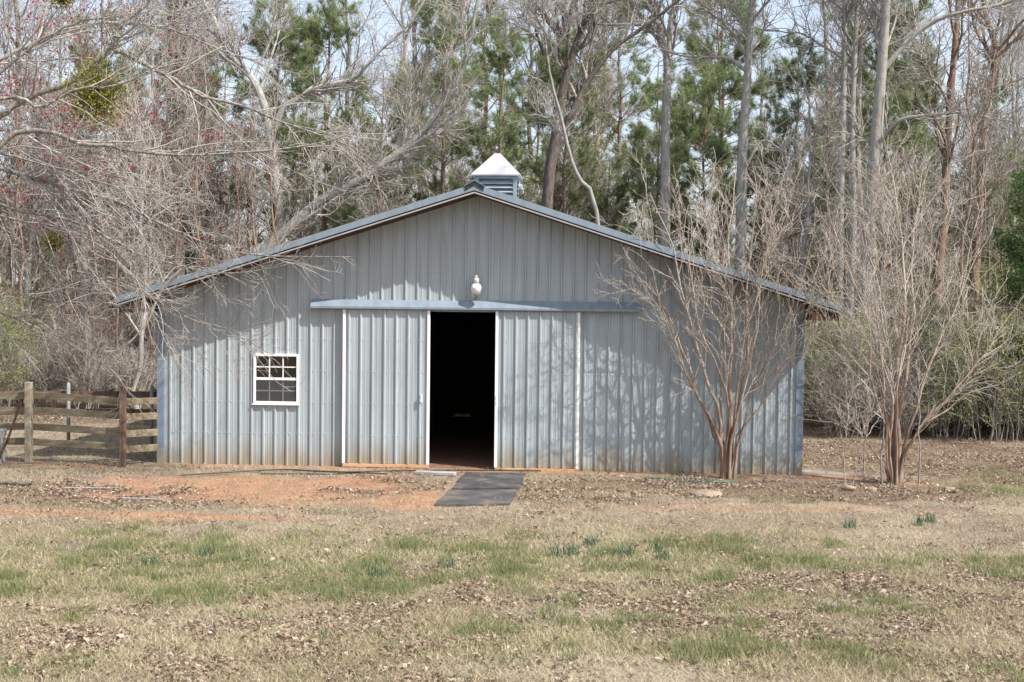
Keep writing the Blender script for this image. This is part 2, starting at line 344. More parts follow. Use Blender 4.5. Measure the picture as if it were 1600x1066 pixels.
def axis(lo, hi, step, far):
    a = np.arange(lo, hi+1e-6, step); g = step*1.35**np.arange(1, 40); g = np.cumsum(g); g = g[g < far]
    return np.concatenate([lo-g[::-1], a, hi+g])
gx = axis(-12, 14, .13, 600); gy = axis(-17, 8, .13, 600)
XX, YY = np.meshgrid(gx, gy); ZZ = gz(XX, YY)
nx, ny = len(gx), len(gy); I = np.arange(nx*ny).reshape(ny, nx)
Qd = np.stack([I[:-1, :-1], I[:-1, 1:], I[1:, 1:], I[1:, :-1]], -1).reshape(-1, 4)
fx_, fy_ = XX.ravel(), YY.ravel()
gme = mesh_np('ground', np.stack([fx_, fy_, ZZ.ravel()], -1), Qd, smooth=True,
              attrs={'clay': ('POINT', m_clay(fx_, fy_)), 'green': ('POINT', m_green(fx_, fy_)), 'litter': ('POINT', m_litter(fx_, fy_)), 'bare': ('POINT', m_bare(fx_, fy_))})
ground = link('ground', gme, ground_mat()); tag(ground, 'dry late winter yard of straw coloured grass and red clay', 'ground', kind='structure')

# ------------------------------------------------------------------ the barn
XC, HW, HR, ZR, SL, OV, LEN = -.08, 6.16, 6.72, 5.36, .32, .75, 10.6
def ztop(x): return ZR-SL*abs(x-XC)
PITCH = .2286
PROF = [(0, 0), (.008, .029), (.032, .029), (.046, 0), (.094, 0), (.100, .0035), (.114, .0035), (.120, 0), (.160, 0), (.166, .0035), (.180, .0035), (.186, 0)]
def rib_profile(x0, x1, phase, breaks=()):
    xs = {}
    k = math.floor((x0-phase)/PITCH)-1
    while phase+k*PITCH < x1+PITCH:
        for (dx, h) in PROF:
            xs[round(phase+k*PITCH+dx, 5)] = h
        k += 1
    P = sorted(xs.items())
    def at(x):
        for (a, ha), (b, hb) in zip(P, P[1:]):
            if a <= x <= b: return ha+(hb-ha)*(x-a)/(b-a)
        return 0
    res = [(x, h) for x, h in P if x0+1e-4 < x < x1-1e-4]
    for e in (x0, x1)+tuple(b for b in breaks if x0 < b < x1): res.append((e, at(e)))
    return sorted(res)
def ribbed(name, x0, x1, y, phase, zb, zt, parent, openings=(), mat=M_WALL, sgn=-1):
    """one sheet of ribbed steel between x0 and x1 standing in the plane y, ribs towards -y"""
    br = []
    for o in openings: br += [o[0], o[1]]
    pr = rib_profile(x0, x1, phase, tuple(br)); mb = MB()
    for (xa, ha), (xb, hb) in zip(pr, pr[1:]):
        xm = (xa+xb)/2; iv = [(zb, None)]
        for (a, b, c, d) in openings:
            if a < xm < b:
                iv = [(zb, c), (d, None)] if c > zb+.01 else [(d, None)]
        for (lo, hi) in iv:
            za = zt(xa) if hi is None else hi; zc = zt(xb) if hi is None else hi
            mb.poly([(xa, y+sgn*ha, lo), (xb, y+sgn*hb, lo), (xb, y+sgn*hb, zc), (xa, y+sgn*ha, za)])
    return mb.build(name, mat, parent)

barn = thing('barn', 'blue grey ribbed metal barn with low gable roof and open sliding doors', 'barn', (0, 0, 0))
DO = (-1.95, 1.28, 0, 3.0); WI = (-4.36, -3.505, 1.205, 2.136)
x = XC-HW; PH = -6.03
edges = [x]
while edges[-1] < XC+HW-.02: edges.append(min(XC+HW, edges[-1]+.9144))
for a, b in zip(edges, edges[1:]):
    ops = [o for o in (DO, WI) if o[0] < b and o[1] > a]
    ribbed('wall_panel', a, b, 0, PH, .0, lambda q: ztop(q)-.15, barn, ops)
# screw heads in rows along the girts
mb = MB()
for k in range(9):
    z = .62+.61*k
    xx = PH
    while xx < XC+HW:
        for dx in (.075, .205):
            q = xx+dx
            if XC-HW+.1 < q < XC+HW-.1 and z < ztop(q)-.25 and not any(o[0]-.03 < q < o[1]+.03 and o[2]-.03 < z < o[3]+.03 for o in (DO, WI)):
                mb.box(q-.008, q+.008, -.013, .0, z-.008, z+.008)
        xx += PITCH
sc = mb.build('screws', M_GALV, barn); sc['kind'] = 'stuff'
# other walls, plain inside and out
for sx in (-1, 1):
    X = XC+sx*HW; n = 0; y0 = 0
    mb = MB(); pr = rib_profile(.0, LEN, .0)
    for (ya, ha), (yb, hb) in zip(pr, pr[1:]):
        mb.poly([(X+sx*ha, ya, 0), (X+sx*hb, yb, 0), (X+sx*hb, yb, ztop(X)-.15), (X+sx*ha, ya, ztop(X)-.15)])
    mb.build('side_wall', M_WALL, barn)
ribbed('back_wall', XC-HW, XC+HW, LEN, PH, 0, lambda q: ztop(q)-.15, barn, [(-1.58, -1.12, -.02, .09)], sgn=1)
# interior: posts, girts, stall boards and the floor
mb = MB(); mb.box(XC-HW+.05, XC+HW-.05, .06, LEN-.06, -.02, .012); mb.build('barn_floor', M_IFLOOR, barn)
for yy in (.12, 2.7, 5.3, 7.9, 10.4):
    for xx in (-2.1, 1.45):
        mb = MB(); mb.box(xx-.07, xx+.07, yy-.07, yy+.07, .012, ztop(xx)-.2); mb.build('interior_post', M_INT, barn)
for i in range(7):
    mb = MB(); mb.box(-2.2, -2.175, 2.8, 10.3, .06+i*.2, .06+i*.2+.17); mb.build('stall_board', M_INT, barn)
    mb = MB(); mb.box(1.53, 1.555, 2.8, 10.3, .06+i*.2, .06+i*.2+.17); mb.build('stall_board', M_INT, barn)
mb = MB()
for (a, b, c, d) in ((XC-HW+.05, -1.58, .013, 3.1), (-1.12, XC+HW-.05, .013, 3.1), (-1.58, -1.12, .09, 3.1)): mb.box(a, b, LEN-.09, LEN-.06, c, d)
mb.build('added_dark_sheet', M_INT, barn)  # added sheet covering the daylit back wall, its dark colour stands for shade
# roof: steel sheets on a wooden deck
for sx in (-1, 1):
    mb = MB()
    e = XC+sx*HR
    sec = [(XC, ZR), (e, ztop(e)), (e, ztop(e)-.03), (XC, ZR-.03)]
    mb.prism(sec, 'y', -OV+.03, LEN+OV-.03)
    y = -.6
    while y < LEN+.6:
        mb.prism([(y-.03, 0), (y-.01, .02), (y+.01, .02), (y+.03, 0)], 'x', 0, 1)
        nv = 8
        for i in range(len(mb.v)-nv, len(mb.v)):
            t, yy, h = mb.v[i]; xx = XC+sx*t*HR; mb.v[i] = (xx, yy, ztop(xx)+h-.001)
        y += PITCH
    mb.build('roof_sheet', M_ROOF, barn)
    mb = MB(); e2 = XC+sx*(HR-.03)
    mb.prism([(XC, ZR-.032), (e2, ztop(e2)-.032), (e2, ztop(e2)-.155), (XC, ZR-.155)], 'y', -OV+.035, LEN+OV-.035); mb.build('roof_deck', M_RUSTWOOD, barn)
    # boxed eave
    a, b = XC+sx*(HW+.03), XC+sx*(HR-.035)
    mb = MB(); mb.prism([(a, 2.93), (b, 2.93), (b, ztop(b)-.157), (a, ztop(a)-.157)], 'y', -OV+.05, LEN+OV-.05); mb.build('eave_box', M_RUSTWOOD, barn)
    mb = MB(); b0, b1 = sorted((XC+sx*(HR-.033), XC+sx*(HR-.005))); mb.box(b0, b1, -OV+.04, LEN+OV-.04, 2.915, ztop(XC+HR)-.032); mb.build('fascia', M_TRIM, barn)
    # rake trim with a reveal coloured black for its shade and a light lower lip, front and back
    for yf, s in ((-OV, 1), (LEN+OV, -1)):
        def strip(t0, t1, yo, dep):
            m_ = MB(); ya, yb = sorted((yf+s*yo, yf+s*(yo+dep)))
            m_.prism([(XC, ZR+t0), (e, ztop(e)+t0), (e, ztop(e)+t1), (XC, ZR+t1)], 'y', ya, yb); return m_
        rk = strip(.012, -.108, 0, .03).build('rake_trim', M_TRIM, barn)
        strip(-.109, -.135, .015, .018).build('reveal', M_DARK, rk)
        strip(-.136, -.160, .006, .05).build('drip_lip', M_LIP, rk)
# ridge cap, open dark end towards the viewer
mb = MB(); w = .19
sec = [(XC-w, ztop(XC-w)+.035), (XC, ZR+.085), (XC+w, ztop(XC+w)+.035), (XC+w, ztop(XC+w)+.022), (XC, ZR+.07), (XC-w, ztop(XC-w)+.022)]
mb.prism(sec, 'y', -OV-.02, LEN+OV+.02); cap = mb.build('ridge_cap', M_TRIM, barn)
mb = MB(); sec = [(XC-w+.01, ztop(XC-w)+.021), (XC, ZR+.069), (XC+w-.01, ztop(XC+w)+.021), (XC+w-.02, ztop(XC+w)-.06), (XC, ZR-.02), (XC-w+.02, ztop(XC-w)-.06)]
mb.prism(sec, 'y', -OV-.012, -OV-.001); mb.build('cap_closure', M_DARK, cap)
# corner trims
for sx in (-1, 1):
    a, b = sorted((XC+sx*(HW+.03), XC+sx*(HW-.115)))
    mb = MB(); mb.box(a, b, -.035, .1, .0, 2.925); mb.build('corner_trim', M_CORNER, barn, .004)
# track cover over the doors
mb = MB(); mb.prism([(-.002, 3.215), (-.05, 3.215), (-.165, 3.085), (-.165, 3.045), (-.15, 3.03), (-.002, 3.03)], 'x', -3.25, 3.02); mb.build('track_cover', M_TRIM, barn, .003)
# sliding doors
def door(x0, x1, zb, hx):
    d = ribbed('sliding_door', x0+.05, x1-.05, -.085, PH+.07, zb+.05, lambda q: 3.025, barn)
    for a, b in ((x0, x0+.052), (x1-.052, x1)):
        mb = MB(); mb.box(a, b, -.115, -.05, zb+.045, 3.024); mb.build('edge_trim', M_WHITE, d, .004)
    mb = MB(); mb.box(x0+.01, x1-.005, -.113, -.055, zb-.02, zb+.044); mb.build('bottom_rail', M_MUDWOOD, d, .004)
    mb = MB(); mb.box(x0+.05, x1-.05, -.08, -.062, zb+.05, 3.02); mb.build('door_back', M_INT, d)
    mb = MB()
    mb.box(hx-.016, hx+.016, -.165, -.145, 1.27, 1.42)
    mb.box(hx-.012, hx+.012, -.146, -.10, 1.275, 1.30); mb.box(hx-.012, hx+.012, -.146, -.10, 1.39, 1.415)
    mb.build('handle', M_WHITE, d, .004)
    mb = MB()
    for z in (.62, 1.23, 1.84, 2.45):
        xx = PH+.07
        while xx < x1:
            for dx in (.075, .205):
                q = xx+dx
                if x0+.08 < q < x1-.08: mb.box(q-.007, q+.007, -.097, -.086, z-.007, z+.007)
            xx += PITCH
    s_ = mb.build('screws', M_GALV, d); s_['kind'] = 'stuff'
door(-2.63, -.955, .03, -1.10); door(.295, 1.90, .0, .335)
# window
x0, x1, z0, z1 = -4.375, -3.49, 1.19, 2.15
win = MB(); f = .046
for bx in ((x0, x1, z1-f, z1), (x0, x1, z0, z0+f), (x0, x0+f, z0+f, z1-f), (x1-f, x1, z0+f, z1-f)): win.box(bx[0], bx[1], -.05, .03, bx[2], bx[3])
win = win.build('window', M_WHITE, barn, .004)
mb = MB(); mb.box(x0-.02, x1+.02, -.06, .0, z0-.025, z0-.001); mb.build('sill', M_WHITE, win, .003)
zm = (z0+z1)/2
mb = MB(); mb.box(x0+f, x1-f, -.035, .015, zm-.025, zm+.025); mb.build('meeting_rail', M_WHITE, win, .003)
iw = (x1-x0-2*f)/3
for (lo, hi, yy) in ((z0+f, zm-.025, -.006), (zm+.025, z1-f, -.014)):
    h = (hi-lo)/2
    for k in (1, 2):
        mb = MB(); mb.box(x0+f+k*iw-.011, x0+f+k*iw+.011, yy-.012, yy+.004, lo, hi); mb.build('muntin', M_WHITE, win)
    mb = MB(); mb.box(x0+f, x1-f, yy-.013, yy+.005, lo+h-.011, lo+h+.011); mb.build('muntin', M_WHITE, win)
    for i in range(3):
        for j in range(2):
            mb = MB(); mb.box(x0+f+i*iw+.012, x0+f+(i+1)*iw-.012, yy-.003, yy, lo+j*h+.012, lo+(j+1)*h-.012); mb.build('pane', M_GLASS, win)
mb = MB(); mb.box(x0+f, x1-f, -.03, -.028, z0+f, zm-.026); mb.build('insect_screen', M_SCREEN, win)
# cupola
cy, hb = 5.3, .475
cu = MB()
for sx in (-1, 1):
    for sy in (-1, 1):
        a, b = sorted((XC+sx*hb, XC+sx*(hb-.085))); c, d = sorted((cy+sy*hb, cy+sy*(hb-.085)))
        cu.box(a, b, c, d, 5.0, 6.06)
cu.box(XC-hb-.004, XC+hb+.004, cy-hb-.004, cy+hb+.004, 6.0, 6.062); cu.box(XC-.33, XC+.33, cy-.33, cy+.33, 5.0, 6.0)
cu = cu.build('cupola', M_TRIM, barn, .004)
for side in range(4):
    Rm = Matrix.Translation((XC, cy, 0)) @ Matrix.Rotation(side*math.pi/2, 4, 'Z')
    for k in range(9):
        z = 5.12+k*.1
        mb = MB(); T = Rm @ Matrix.Translation((0, -hb+.035, z)) @ Matrix.Rotation(math.radians(40), 4, 'X')
        mb.box(-hb+.08, hb-.08, -.055, .055, -.006, .006, T); mb.build('louver', M_ROOF, cu)
mb = MB(); H0, H1, za, zb_ = .56, .065, 6.065, 6.62
sq = lambda h, z: [(XC-h, cy-h, z), (XC+h, cy-h, z), (XC+h, cy+h, z), (XC-h, cy+h, z)]
A, A2, Bq = sq(H0, za), sq(H0, za+.03), sq(H1, zb_)
for i in range(4):
    j = (i+1) % 4; mb.poly([A[i], A[j], A2[j], A2[i]]); mb.poly([A2[i], A2[j], Bq[j], Bq[i]])
mb.poly(Bq); mb.poly(A[::-1]); mb.build('cupola_cap', M_CAP, cu)

# ------------------------------------------------------------------ lamp on the gable
lamp = thing('yard_light', 'white dusk-to-dawn yard light on the gable above the doors', 'lamp', (-.075, -.19, 3.25))
mb = MB(); mb.lathe([(.062, .0), (.075, .05), (.082, .09)], (0, 0, 0), 20); mb.build('lens', M_LENS, lamp, smooth=True)
mb = MB(); mb.lathe([(.082, .091), (.10, .20), (.103, .215), (.098, .225), (.085, .265), (.06, .285), (.05, .29)], (0, 0, 0), 24); mb.build('reflector_bowl', M_REFL, lamp, smooth=True)
mb = MB(); mb.lathe([(.056, .288), (.056, .385), (.05, .395), (.03, .397)], (0, 0, 0), 20); mb.build('housing', M_LAMPB, lamp, smooth=True)
mb = MB(); mb.lathe([(.028, .396), (.03, .43), (.022, .448), (.008, .452)], (0, 0, 0), 14); mb.build('photocell', M_YEL, lamp, smooth=True)
mb = MB(); mb.box(-.02, .02, .05, .185, .31, .35); mb.box(-.04, .04, .165, .188, .27, .39); mb.build('bracket', M_GALV, lamp, .004)

# ------------------------------------------------------------------ things inside the barn, barely seen
drum = MB(); drum.lathe([(.27, 0), (.285, .02), (.285, .28), (.295, .30), (.285, .32), (.285, .58), (.295, .6), (.285, .62), (.285, .86), (.25, .885)], (0, 0, 0), 20)
drum = drum.build('drum', M_INT, None, smooth=True, loc=(-1.75, 5.0, .012)); tag(drum, 'dark upright drum standing just inside the dim barn', 'drum')
rc = thing('red_container', 'small red container on a stall post inside the dark barn', 'container', (-.15, 9.6, 1.45))
mb = MB(); mb.box(-.13, .13, -.08, .08, 0, .26); mb.build('container_body', M_RED, rc, .03)
mb = MB(); mb.lathe([(.03, .26), (.028, .34)], (.07, 0, 0), 10); mb.build('spout', M_RED, rc)
shelf = thing('shelf_stand', 'dark wooden stand under the red container inside the barn', 'stand', (-.15, 9.6, .012))
for sx in (-.25, .25):
    for sy in (-.15, .15):
        mb = MB(); mb.box(sx-.03, sx+.03, sy-.03, sy+.03, 0, 1.40); mb.build('leg', M_INT, shelf)
mb = MB(); mb.box(-.32, .32, -.22, .22, 1.40, 1.437); mb.build('shelf_top', M_INT, shelf)

# ------------------------------------------------------------------ mats, plank, hoses, lid
def slab(name, pts, h, mat, label, cat, seg=8, jag=.02, parent=None):
    """thin flexible sheet lying on the ground, outline slightly uneven"""
    pts = [Vector(p) for p in pts]; out = []
    for i, p in enumerate(pts):
        q = pts[(i+1) % len(pts)]
        for k in range(seg):
            t = k/seg; v = p.lerp(q, t); out.append((v.x+random.uniform(-jag, jag), v.y+random.uniform(-jag, jag)))
    n = len(out); cx = sum(p[0] for p in out)/n; cyy = sum(p[1] for p in out)/n
    g = [max(0.0, float(gz(p[0], p[1])))+.02 for p in out]
    V = [(p[0], p[1], z-.02) for p, z in zip(out, g)]+[(p[0], p[1], z+h) for p, z in zip(out, g)]
    V.append((cx, cyy, float(gz(cx, cyy))+h+.022)); F = []
    for i in range(n):
        j = (i+1) % n; F.append((i, j, n+j, n+i)); F.append((n+i, n+j, 2*n))
    me = bpy.data.meshes.new(name); me.from_pydata(V, [], F); me.update()
    o = link(name, me, mat, parent)
    if label: tag(o, label, cat, None)
    return o
slab('rubber_mat', [(-.22, -2.76), (.91, -2.64), (.93, -.62), (-.20, -.80)], .016, M_MAT, 'black rubber mat at the threshold of the open barn doorway', 'mat')
slab('rubber_mat', [(-.32, -4.42), (.86, -4.27), (.87, -2.80), (-.27, -2.93)], .012, M_MAT2, 'dusty black rubber mat farther out from the barn doorway, clay on its edges', 'mat')
pl = MB(); pl.box(-.38, .38, -.09, .09, 0, .06, Matrix.Rotation(-.16, 4, 'Z')); pl = pl.build('plank', M_GREYWOOD, None, .008, loc=(-.72, -.98, .01))
tag(pl, 'short weathered plank lying left of the rubber mat', 'plank')

def polytube(name, pts, r, mat, k=6, sm=4):
    P = catmull(np.array(pts, float), len(pts)*sm); v, q = tubes(P[None], np.full((1, len(P)), r), k)
    return link(name, mesh_np(name, v, q, smooth=True), mat)
def catmull(P, n):
    P = np.asarray(P, float); m = len(P)
    E = np.vstack([2*P[0]-P[1], P, 2*P[-1]-P[-2]])
    t = np.linspace(0, m-1, n); i = np.minimum(t.astype(int), m-2); f = (t-i)[:, None]
    a, b, c, d = E[i], E[i+1], E[i+2], E[i+3]
    return .5*((2*b)+(c-a)*f+(2*a-5*b+4*c-d)*f*f+(3*b-a-3*c+d)*f**3)
def tubes(P, R, k):
    """P (N,m,3), R (N,m): tubes with k sides -> verts, quads"""
    N, m, _ = P.shape
    T = np.gradient(P, axis=1); T /= np.linalg.norm(T, axis=2, keepdims=True)+1e-9
    D = P[:, -1]-P[:, 0]; ref = np.where((np.abs(D[:, 2]) > .8*np.linalg.norm(D, axis=1))[:, None], np.array([1., .13, 0]), np.array([0, .1, 1.]))
    n1 = np.cross(T, ref[:, None, :]); n1 /= np.linalg.norm(n1, axis=2, keepdims=True)+1e-9
    n2 = np.cross(T, n1); a = np.arange(k)*2*np.pi/k
    V = P[:, :, None, :]+R[:, :, None, None]*(np.cos(a)[None, None, :, None]*n1[:, :, None, :]+np.sin(a)[None, None, :, None]*n2[:, :, None, :])
    b = (np.arange(N)*m*k)[:, None, None]+(np.arange(m-1)*k)[None, :, None]; i = np.arange(k)[None, None, :]; j = (i+1) % k
    Q = np.stack([b+i, b+j, b+k+j, b+k+i], -1).reshape(-1, 4)
    return V.reshape(-1, 3), Q
def onground(pts, dz): return [(a, b, float(gz(a, b))+dz) for a, b in pts]
h = polytube('hose', onground([(-5.2, -1.86), (-4.5, -1.35), (-3.65, -.85), (-3.0, -.95), (-2.4, -1.12), (-1.6, -.8), (-1.0, -.72), (-.4, -.55), (.3, -.48), (1.2, -.42)], .045), .016, M_HOSE)
tag(h, 'black hose lying along the foot of the barn wall past the doorway', 'hose')
h = polytube('hose', onground([(-3.9, -1.3), (-3.3, -1.18), (-2.7, -1.2), (-2.1, -1.02), (-1.6, -1.05)], .022), .012, M_HOSE)
tag(h, 'short black hose in front of the left sliding door', 'hose')
h = polytube('hose', onground([(3.1, -.85), (3.5, -1.02), (3.9, -.95), (4.3, -1.15), (4.75, -1.1), (4.4, -1.3), (3.8, -1.2)], .02), .013, M_HOSEG)
tag(h, 'green hose coiled in the leaves by the left crape myrtle', 'hose')
mb = MB(); mb.lathe([(.27, 0), (.272, .045), (.25, .062), (.15, .085), (.05, .092)], (0, 0, 0), 28)
lid = mb.build('round_lid', M_STONE, None, smooth=True, loc=(4.03, -2.95, float(gz(4.03, -2.95))-.005)); tag(lid, 'round tan lid set in the leaf litter before the barn', 'lid')
for (a, b, s, lb) in ((6.6, -1.95, .10, 'largest tan stone by the thin saplings'), (6.95, -2.05, .07, 'small tan stone beside the larger one by the saplings'), (8.35, -1.75, .08, 'small tan stone in the leaves right of the right crape myrtle')):
    v = RNG.normal(size=(40, 3)); v /= np.linalg.norm(v, axis=1)[:, None]; v *= (s*np.array([1.4, 1.1, .8]))*(1+.18*RNG.normal(size=(40, 1)))
    import bmesh
    bm = bmesh.new(); [bm.verts.new(p) for p in v]; bmesh.ops.convex_hull(bm, input=bm.verts)
    for q in [q for q in bm.verts if not q.link_faces]: bm.verts.remove(q)
    me = bpy.data.meshes.new('stone'); bm.to_mesh(me); bm.free()
    o = link('stone', me, M_STONE, None, (a, b, float(gz(a, b))+s*.3)); tag(o, lb, 'stone')
for (p, q, r, lb) in (((-6.6, -3.55), (-5.75, -3.35), .012, 'long grey stick in the leaf litter'), ((-5.35, -4.3), (-4.55, -4.45), .014, 'grey stick at the edge of the red clay'), ((-8.3, -3.3), (-7.2, -3.55), .03, 'dark fallen branch on the leaf pile at the yard edge')):
    mid = ((p[0]+q[0])/2+.04, (p[1]+q[1])/2+.05)
    h = polytube('stick', onground([p, mid, q], r*1.2+.012), r, M_GREYWOOD if r < .02 else B_DARK); tag(h, lb, 'stick')

# ------------------------------------------------------------------ fence left of the barn
fence = thing('board_fence', 'weathered four board fence running from the barn corner', 'fence', (-6.7, -.6, 0))
def fpost(px, py, w, h, mat, nm='post'):
    mb = MB(); mb.box(px-w/2+6.7, px+w/2+6.7, py-w/2+.6, py+w/2+.6, -.1, h); return mb.build(nm, mat, fence, .006)
fpost(-8.725, -.22, .12, 1.55, M_POSTW)
o = fpost(-6.72, -.62, .105, 1.53, M_POSTD); o['label'] = 'dark brown round-shouldered post'
fpost(-10.75, -.1, .12, 1.5, M_POSTW)
def rail(p, q, h=.135, t=.03):
    p, q = Vector(p), Vector(q); d = q-p; a = math.atan2(d.y, d.x); L_ = math.hypot(d.x, d.y); tilt = math.atan2(d.z, L_)
    M = Matrix.Translation(p+Vector((6.7, .6, 0))) @ Matrix.Rotation(a, 4, 'Z') @ Matrix.Rotation(-tilt, 4, 'Y')
    mb = MB(); mb.box(-.05, d.length+.05, 0, t, -h/2, h/2, M); return mb.build('rail', M_BOARD, fence, .004)
for k, z in enumerate((1.27, .98, .66, .365)):
    rail((-8.72, -.155, z+.02), (-6.72, -.565, z-.03+.01*k))
    rail((-10.75, -.04, z-.04), (-8.76, -.155, z+.01+.008*k))
    rail((-6.70, -.53, z-.05), (-6.28, -.07, z-.06))
bf = thing('back_fence', 'grey pipe posts with two boards behind the board fence', 'fence', (-9, 3.2, 0))
for (a, b, hh) in ((-8.95, 2.2, 1.36), (-7.25, 2.5, 1.32), (-6.72, 2.6, 1.5), (-11.5, 1.9, 1.3)):
    mb = MB(); mb.lathe([(.04, -.1), (.04, hh), (.02, hh+.02)], (a+9, b-3.2, 0), 10); mb.build('pipe_post', M_PIPE, bf, smooth=True)
for z in (1.12, .74):
    mb = MB(); M = Matrix.Translation((-11.6+9, 1.93-3.2, z)) @ Matrix.Rotation(math.atan2(.7, 4.8), 4, 'Z'); mb.box(0, 5.0, 0, .03, -.07, .07, M); mb.build('rail', M_POSTD, bf)
rod = polytube('rusty_rod', [(-9.12, -.75, 0), (-9.0, -.5, .5), (-8.86, -.3, 1.12)], .022, M_RUST); tag(rod, 'rusty metal rod leaning on the board fence', 'rod')
cr = thing('slatted_crate', 'low grey weathered crate of boards at the fence', 'crate', (-9.57, -.55, 0))
for k, z in enumerate((.12, .34, .52)):
    mb = MB(); mb.box(-.5, .42, -.3, -.27, z, z+.12); mb.build('slat', M_GREYWOOD, cr, .004)
    mb = MB(); mb.box(-.5, .42, .27, .3, z, z+.12); mb.build('slat', M_GREYWOOD, cr, .004)
for xx in (-.46, .38):
    mb = MB(); mb.box(xx-.03, xx+.03, -.268, .268, 0, .64); mb.build('crate_end', M_GREYWOOD, cr, .004)

# ------------------------------------------------------------------ trees
def unit(v): return v/(np.linalg.norm(v, axis=-1, keepdims=True)+1e-9)
def plen(P): return np.linalg.norm(np.diff(P, axis=1), axis=2).sum(1)
def sprout(rng, P, R, n, t0, t1, L, ang, m, rr, rmin, rcap=1, up=.15, wig=.18, trop=.04, bypar=True, droop_tip=0):
    """n side branches on the polylines P: returns P2 (n,m,3), R2"""
    N, mm = R.shape; pl_ = plen(P); idx = rng.choice(N, n, p=pl_/pl_.sum())
    t = rng.uniform(t0, t1, n)**.9; s = t*(mm-1); i = np.minimum(s.astype(int), mm-2); f = (s-i)[:, None]
    pos = P[idx, i]*(1-f)+P[idx, i+1]*f; tan = unit(P[idx, i+1]-P[idx, i]); pr = R[idx, i]*(1-f[:, 0])+R[idx, i+1]*f[:, 0]
    rv = unit(rng.normal(size=(n, 3))); perp = unit(rv-(rv*tan).sum(1, keepdims=True)*tan)
    a = np.radians(ang)*rng.uniform(.6, 1.35, n)[:, None]
    d = unit(np.cos(a)*tan+np.sin(a)*perp+np.array([0, 0, up]))
    ln = L*rng.uniform(.55, 1.25, n)*(1-.45*t)
    if bypar: ln = np.minimum(ln, pl_[idx]*.8)
    P2 = np.empty((n, m, 3)); P2[:, 0] = pos; step = (ln/(m-1))[:, None]
    for k in range(1, m):
        P2[:, k] = P2[:, k-1]+d*step
        d = unit(d+wig*rng.normal(size=(n, 3))+np.array([0, 0, trop-droop_tip*k/m]))
    r0 = np.clip(pr*rr, rmin*1.25, rcap)[:, None]; R2 = r0+(rmin-r0)*np.linspace(0, 1, m)[None]**.8
    return P2, R2
def mesh_tubes(name, groups, k_list, smooth=True):
    V, Q, o = [], [], 0
    for (P, R), k in zip(groups, k_list):
        v, q = tubes(P, R, k); V.append(v); Q.append(q+o); o += len(v)
    return mesh_np(name, np.vstack(V), np.vstack(Q), smooth=smooth)
def tri_cloud(name, pos, size, rng, mode='leaf', per=1, aspect=.5):
    """leaf-sized faces: leaf = bent quad of two triangles"""
    n = len(pos); a = unit(rng.normal(size=(n, 3))); b = unit(np.cross(a, rng.normal(size=(n, 3)))); c = np.cross(a, b)
    s = (size*rng.uniform(.6, 1.3, n))[:, None]
    V = np.stack([pos, pos+a*s*.5+b*s*aspect*.5+c*s*.1, pos+a*s, pos+a*s*.5-b*s*aspect*.5+c*s*.1], 1).reshape(-1, 3)
    i = np.arange(n)*4; T = np.concatenate([np.stack([i, i+1, i+2], -1), np.stack([i, i+2, i+3], -1)])
    r = np.repeat(np.clip(rng.normal(.5, .25, n), 0, 1), 4)
    return mesh_np(name, V, T=T, attrs={'rnd': ('POINT', r)})
def needles(name, cen, dirs, rng, per=22, ln=.2, w=.011):
    n = len(cen); C = np.repeat(cen, per, 0); D = unit(np.repeat(dirs, per, 0)*.7+rng.normal(size=(n*per, 3))*.65)
    C = C-np.repeat(dirs, per, 0)*rng.uniform(0, .16, (n*per, 1))
    sd = unit(np.cross(D, rng.normal(size=D.shape)))*w; l = ln*rng.uniform(.7, 1.2, (n*per, 1))
    V = np.stack([C-sd, C+sd, C+D*l], 1).reshape(-1, 3); i = np.arange(n*per)*3
    r = np.repeat(np.repeat(np.clip(rng.normal(.5, .22, n), 0, 1), per), 3)
    return mesh_np(name, V, T=np.stack([i, i+1, i+2], -1), attrs={'rnd': ('POINT', r)})

def build_tree(name, label, cat, base, trunk_me, trunk_mat, parts, group=None):
    t = thing(name, label, cat, base, group)
    link('trunk', trunk_me, trunk_mat, t)
    for (nm, me, mt) in parts:
        link(nm, me, mt, t)
    return t
def copy_tree(src, loc, rz, sc, label=None, group=None):
    r = src.copy(); COL.objects.link(r); r.location = loc; r.rotation_euler = (0, 0, rz); r.scale = (sc, sc, sc)
    if label: r['label'] = label
    if group: r['group'] = group
    for ch in list(src.children):
        c = ch.copy(); COL.objects.link(c); c.parent = r
    return r

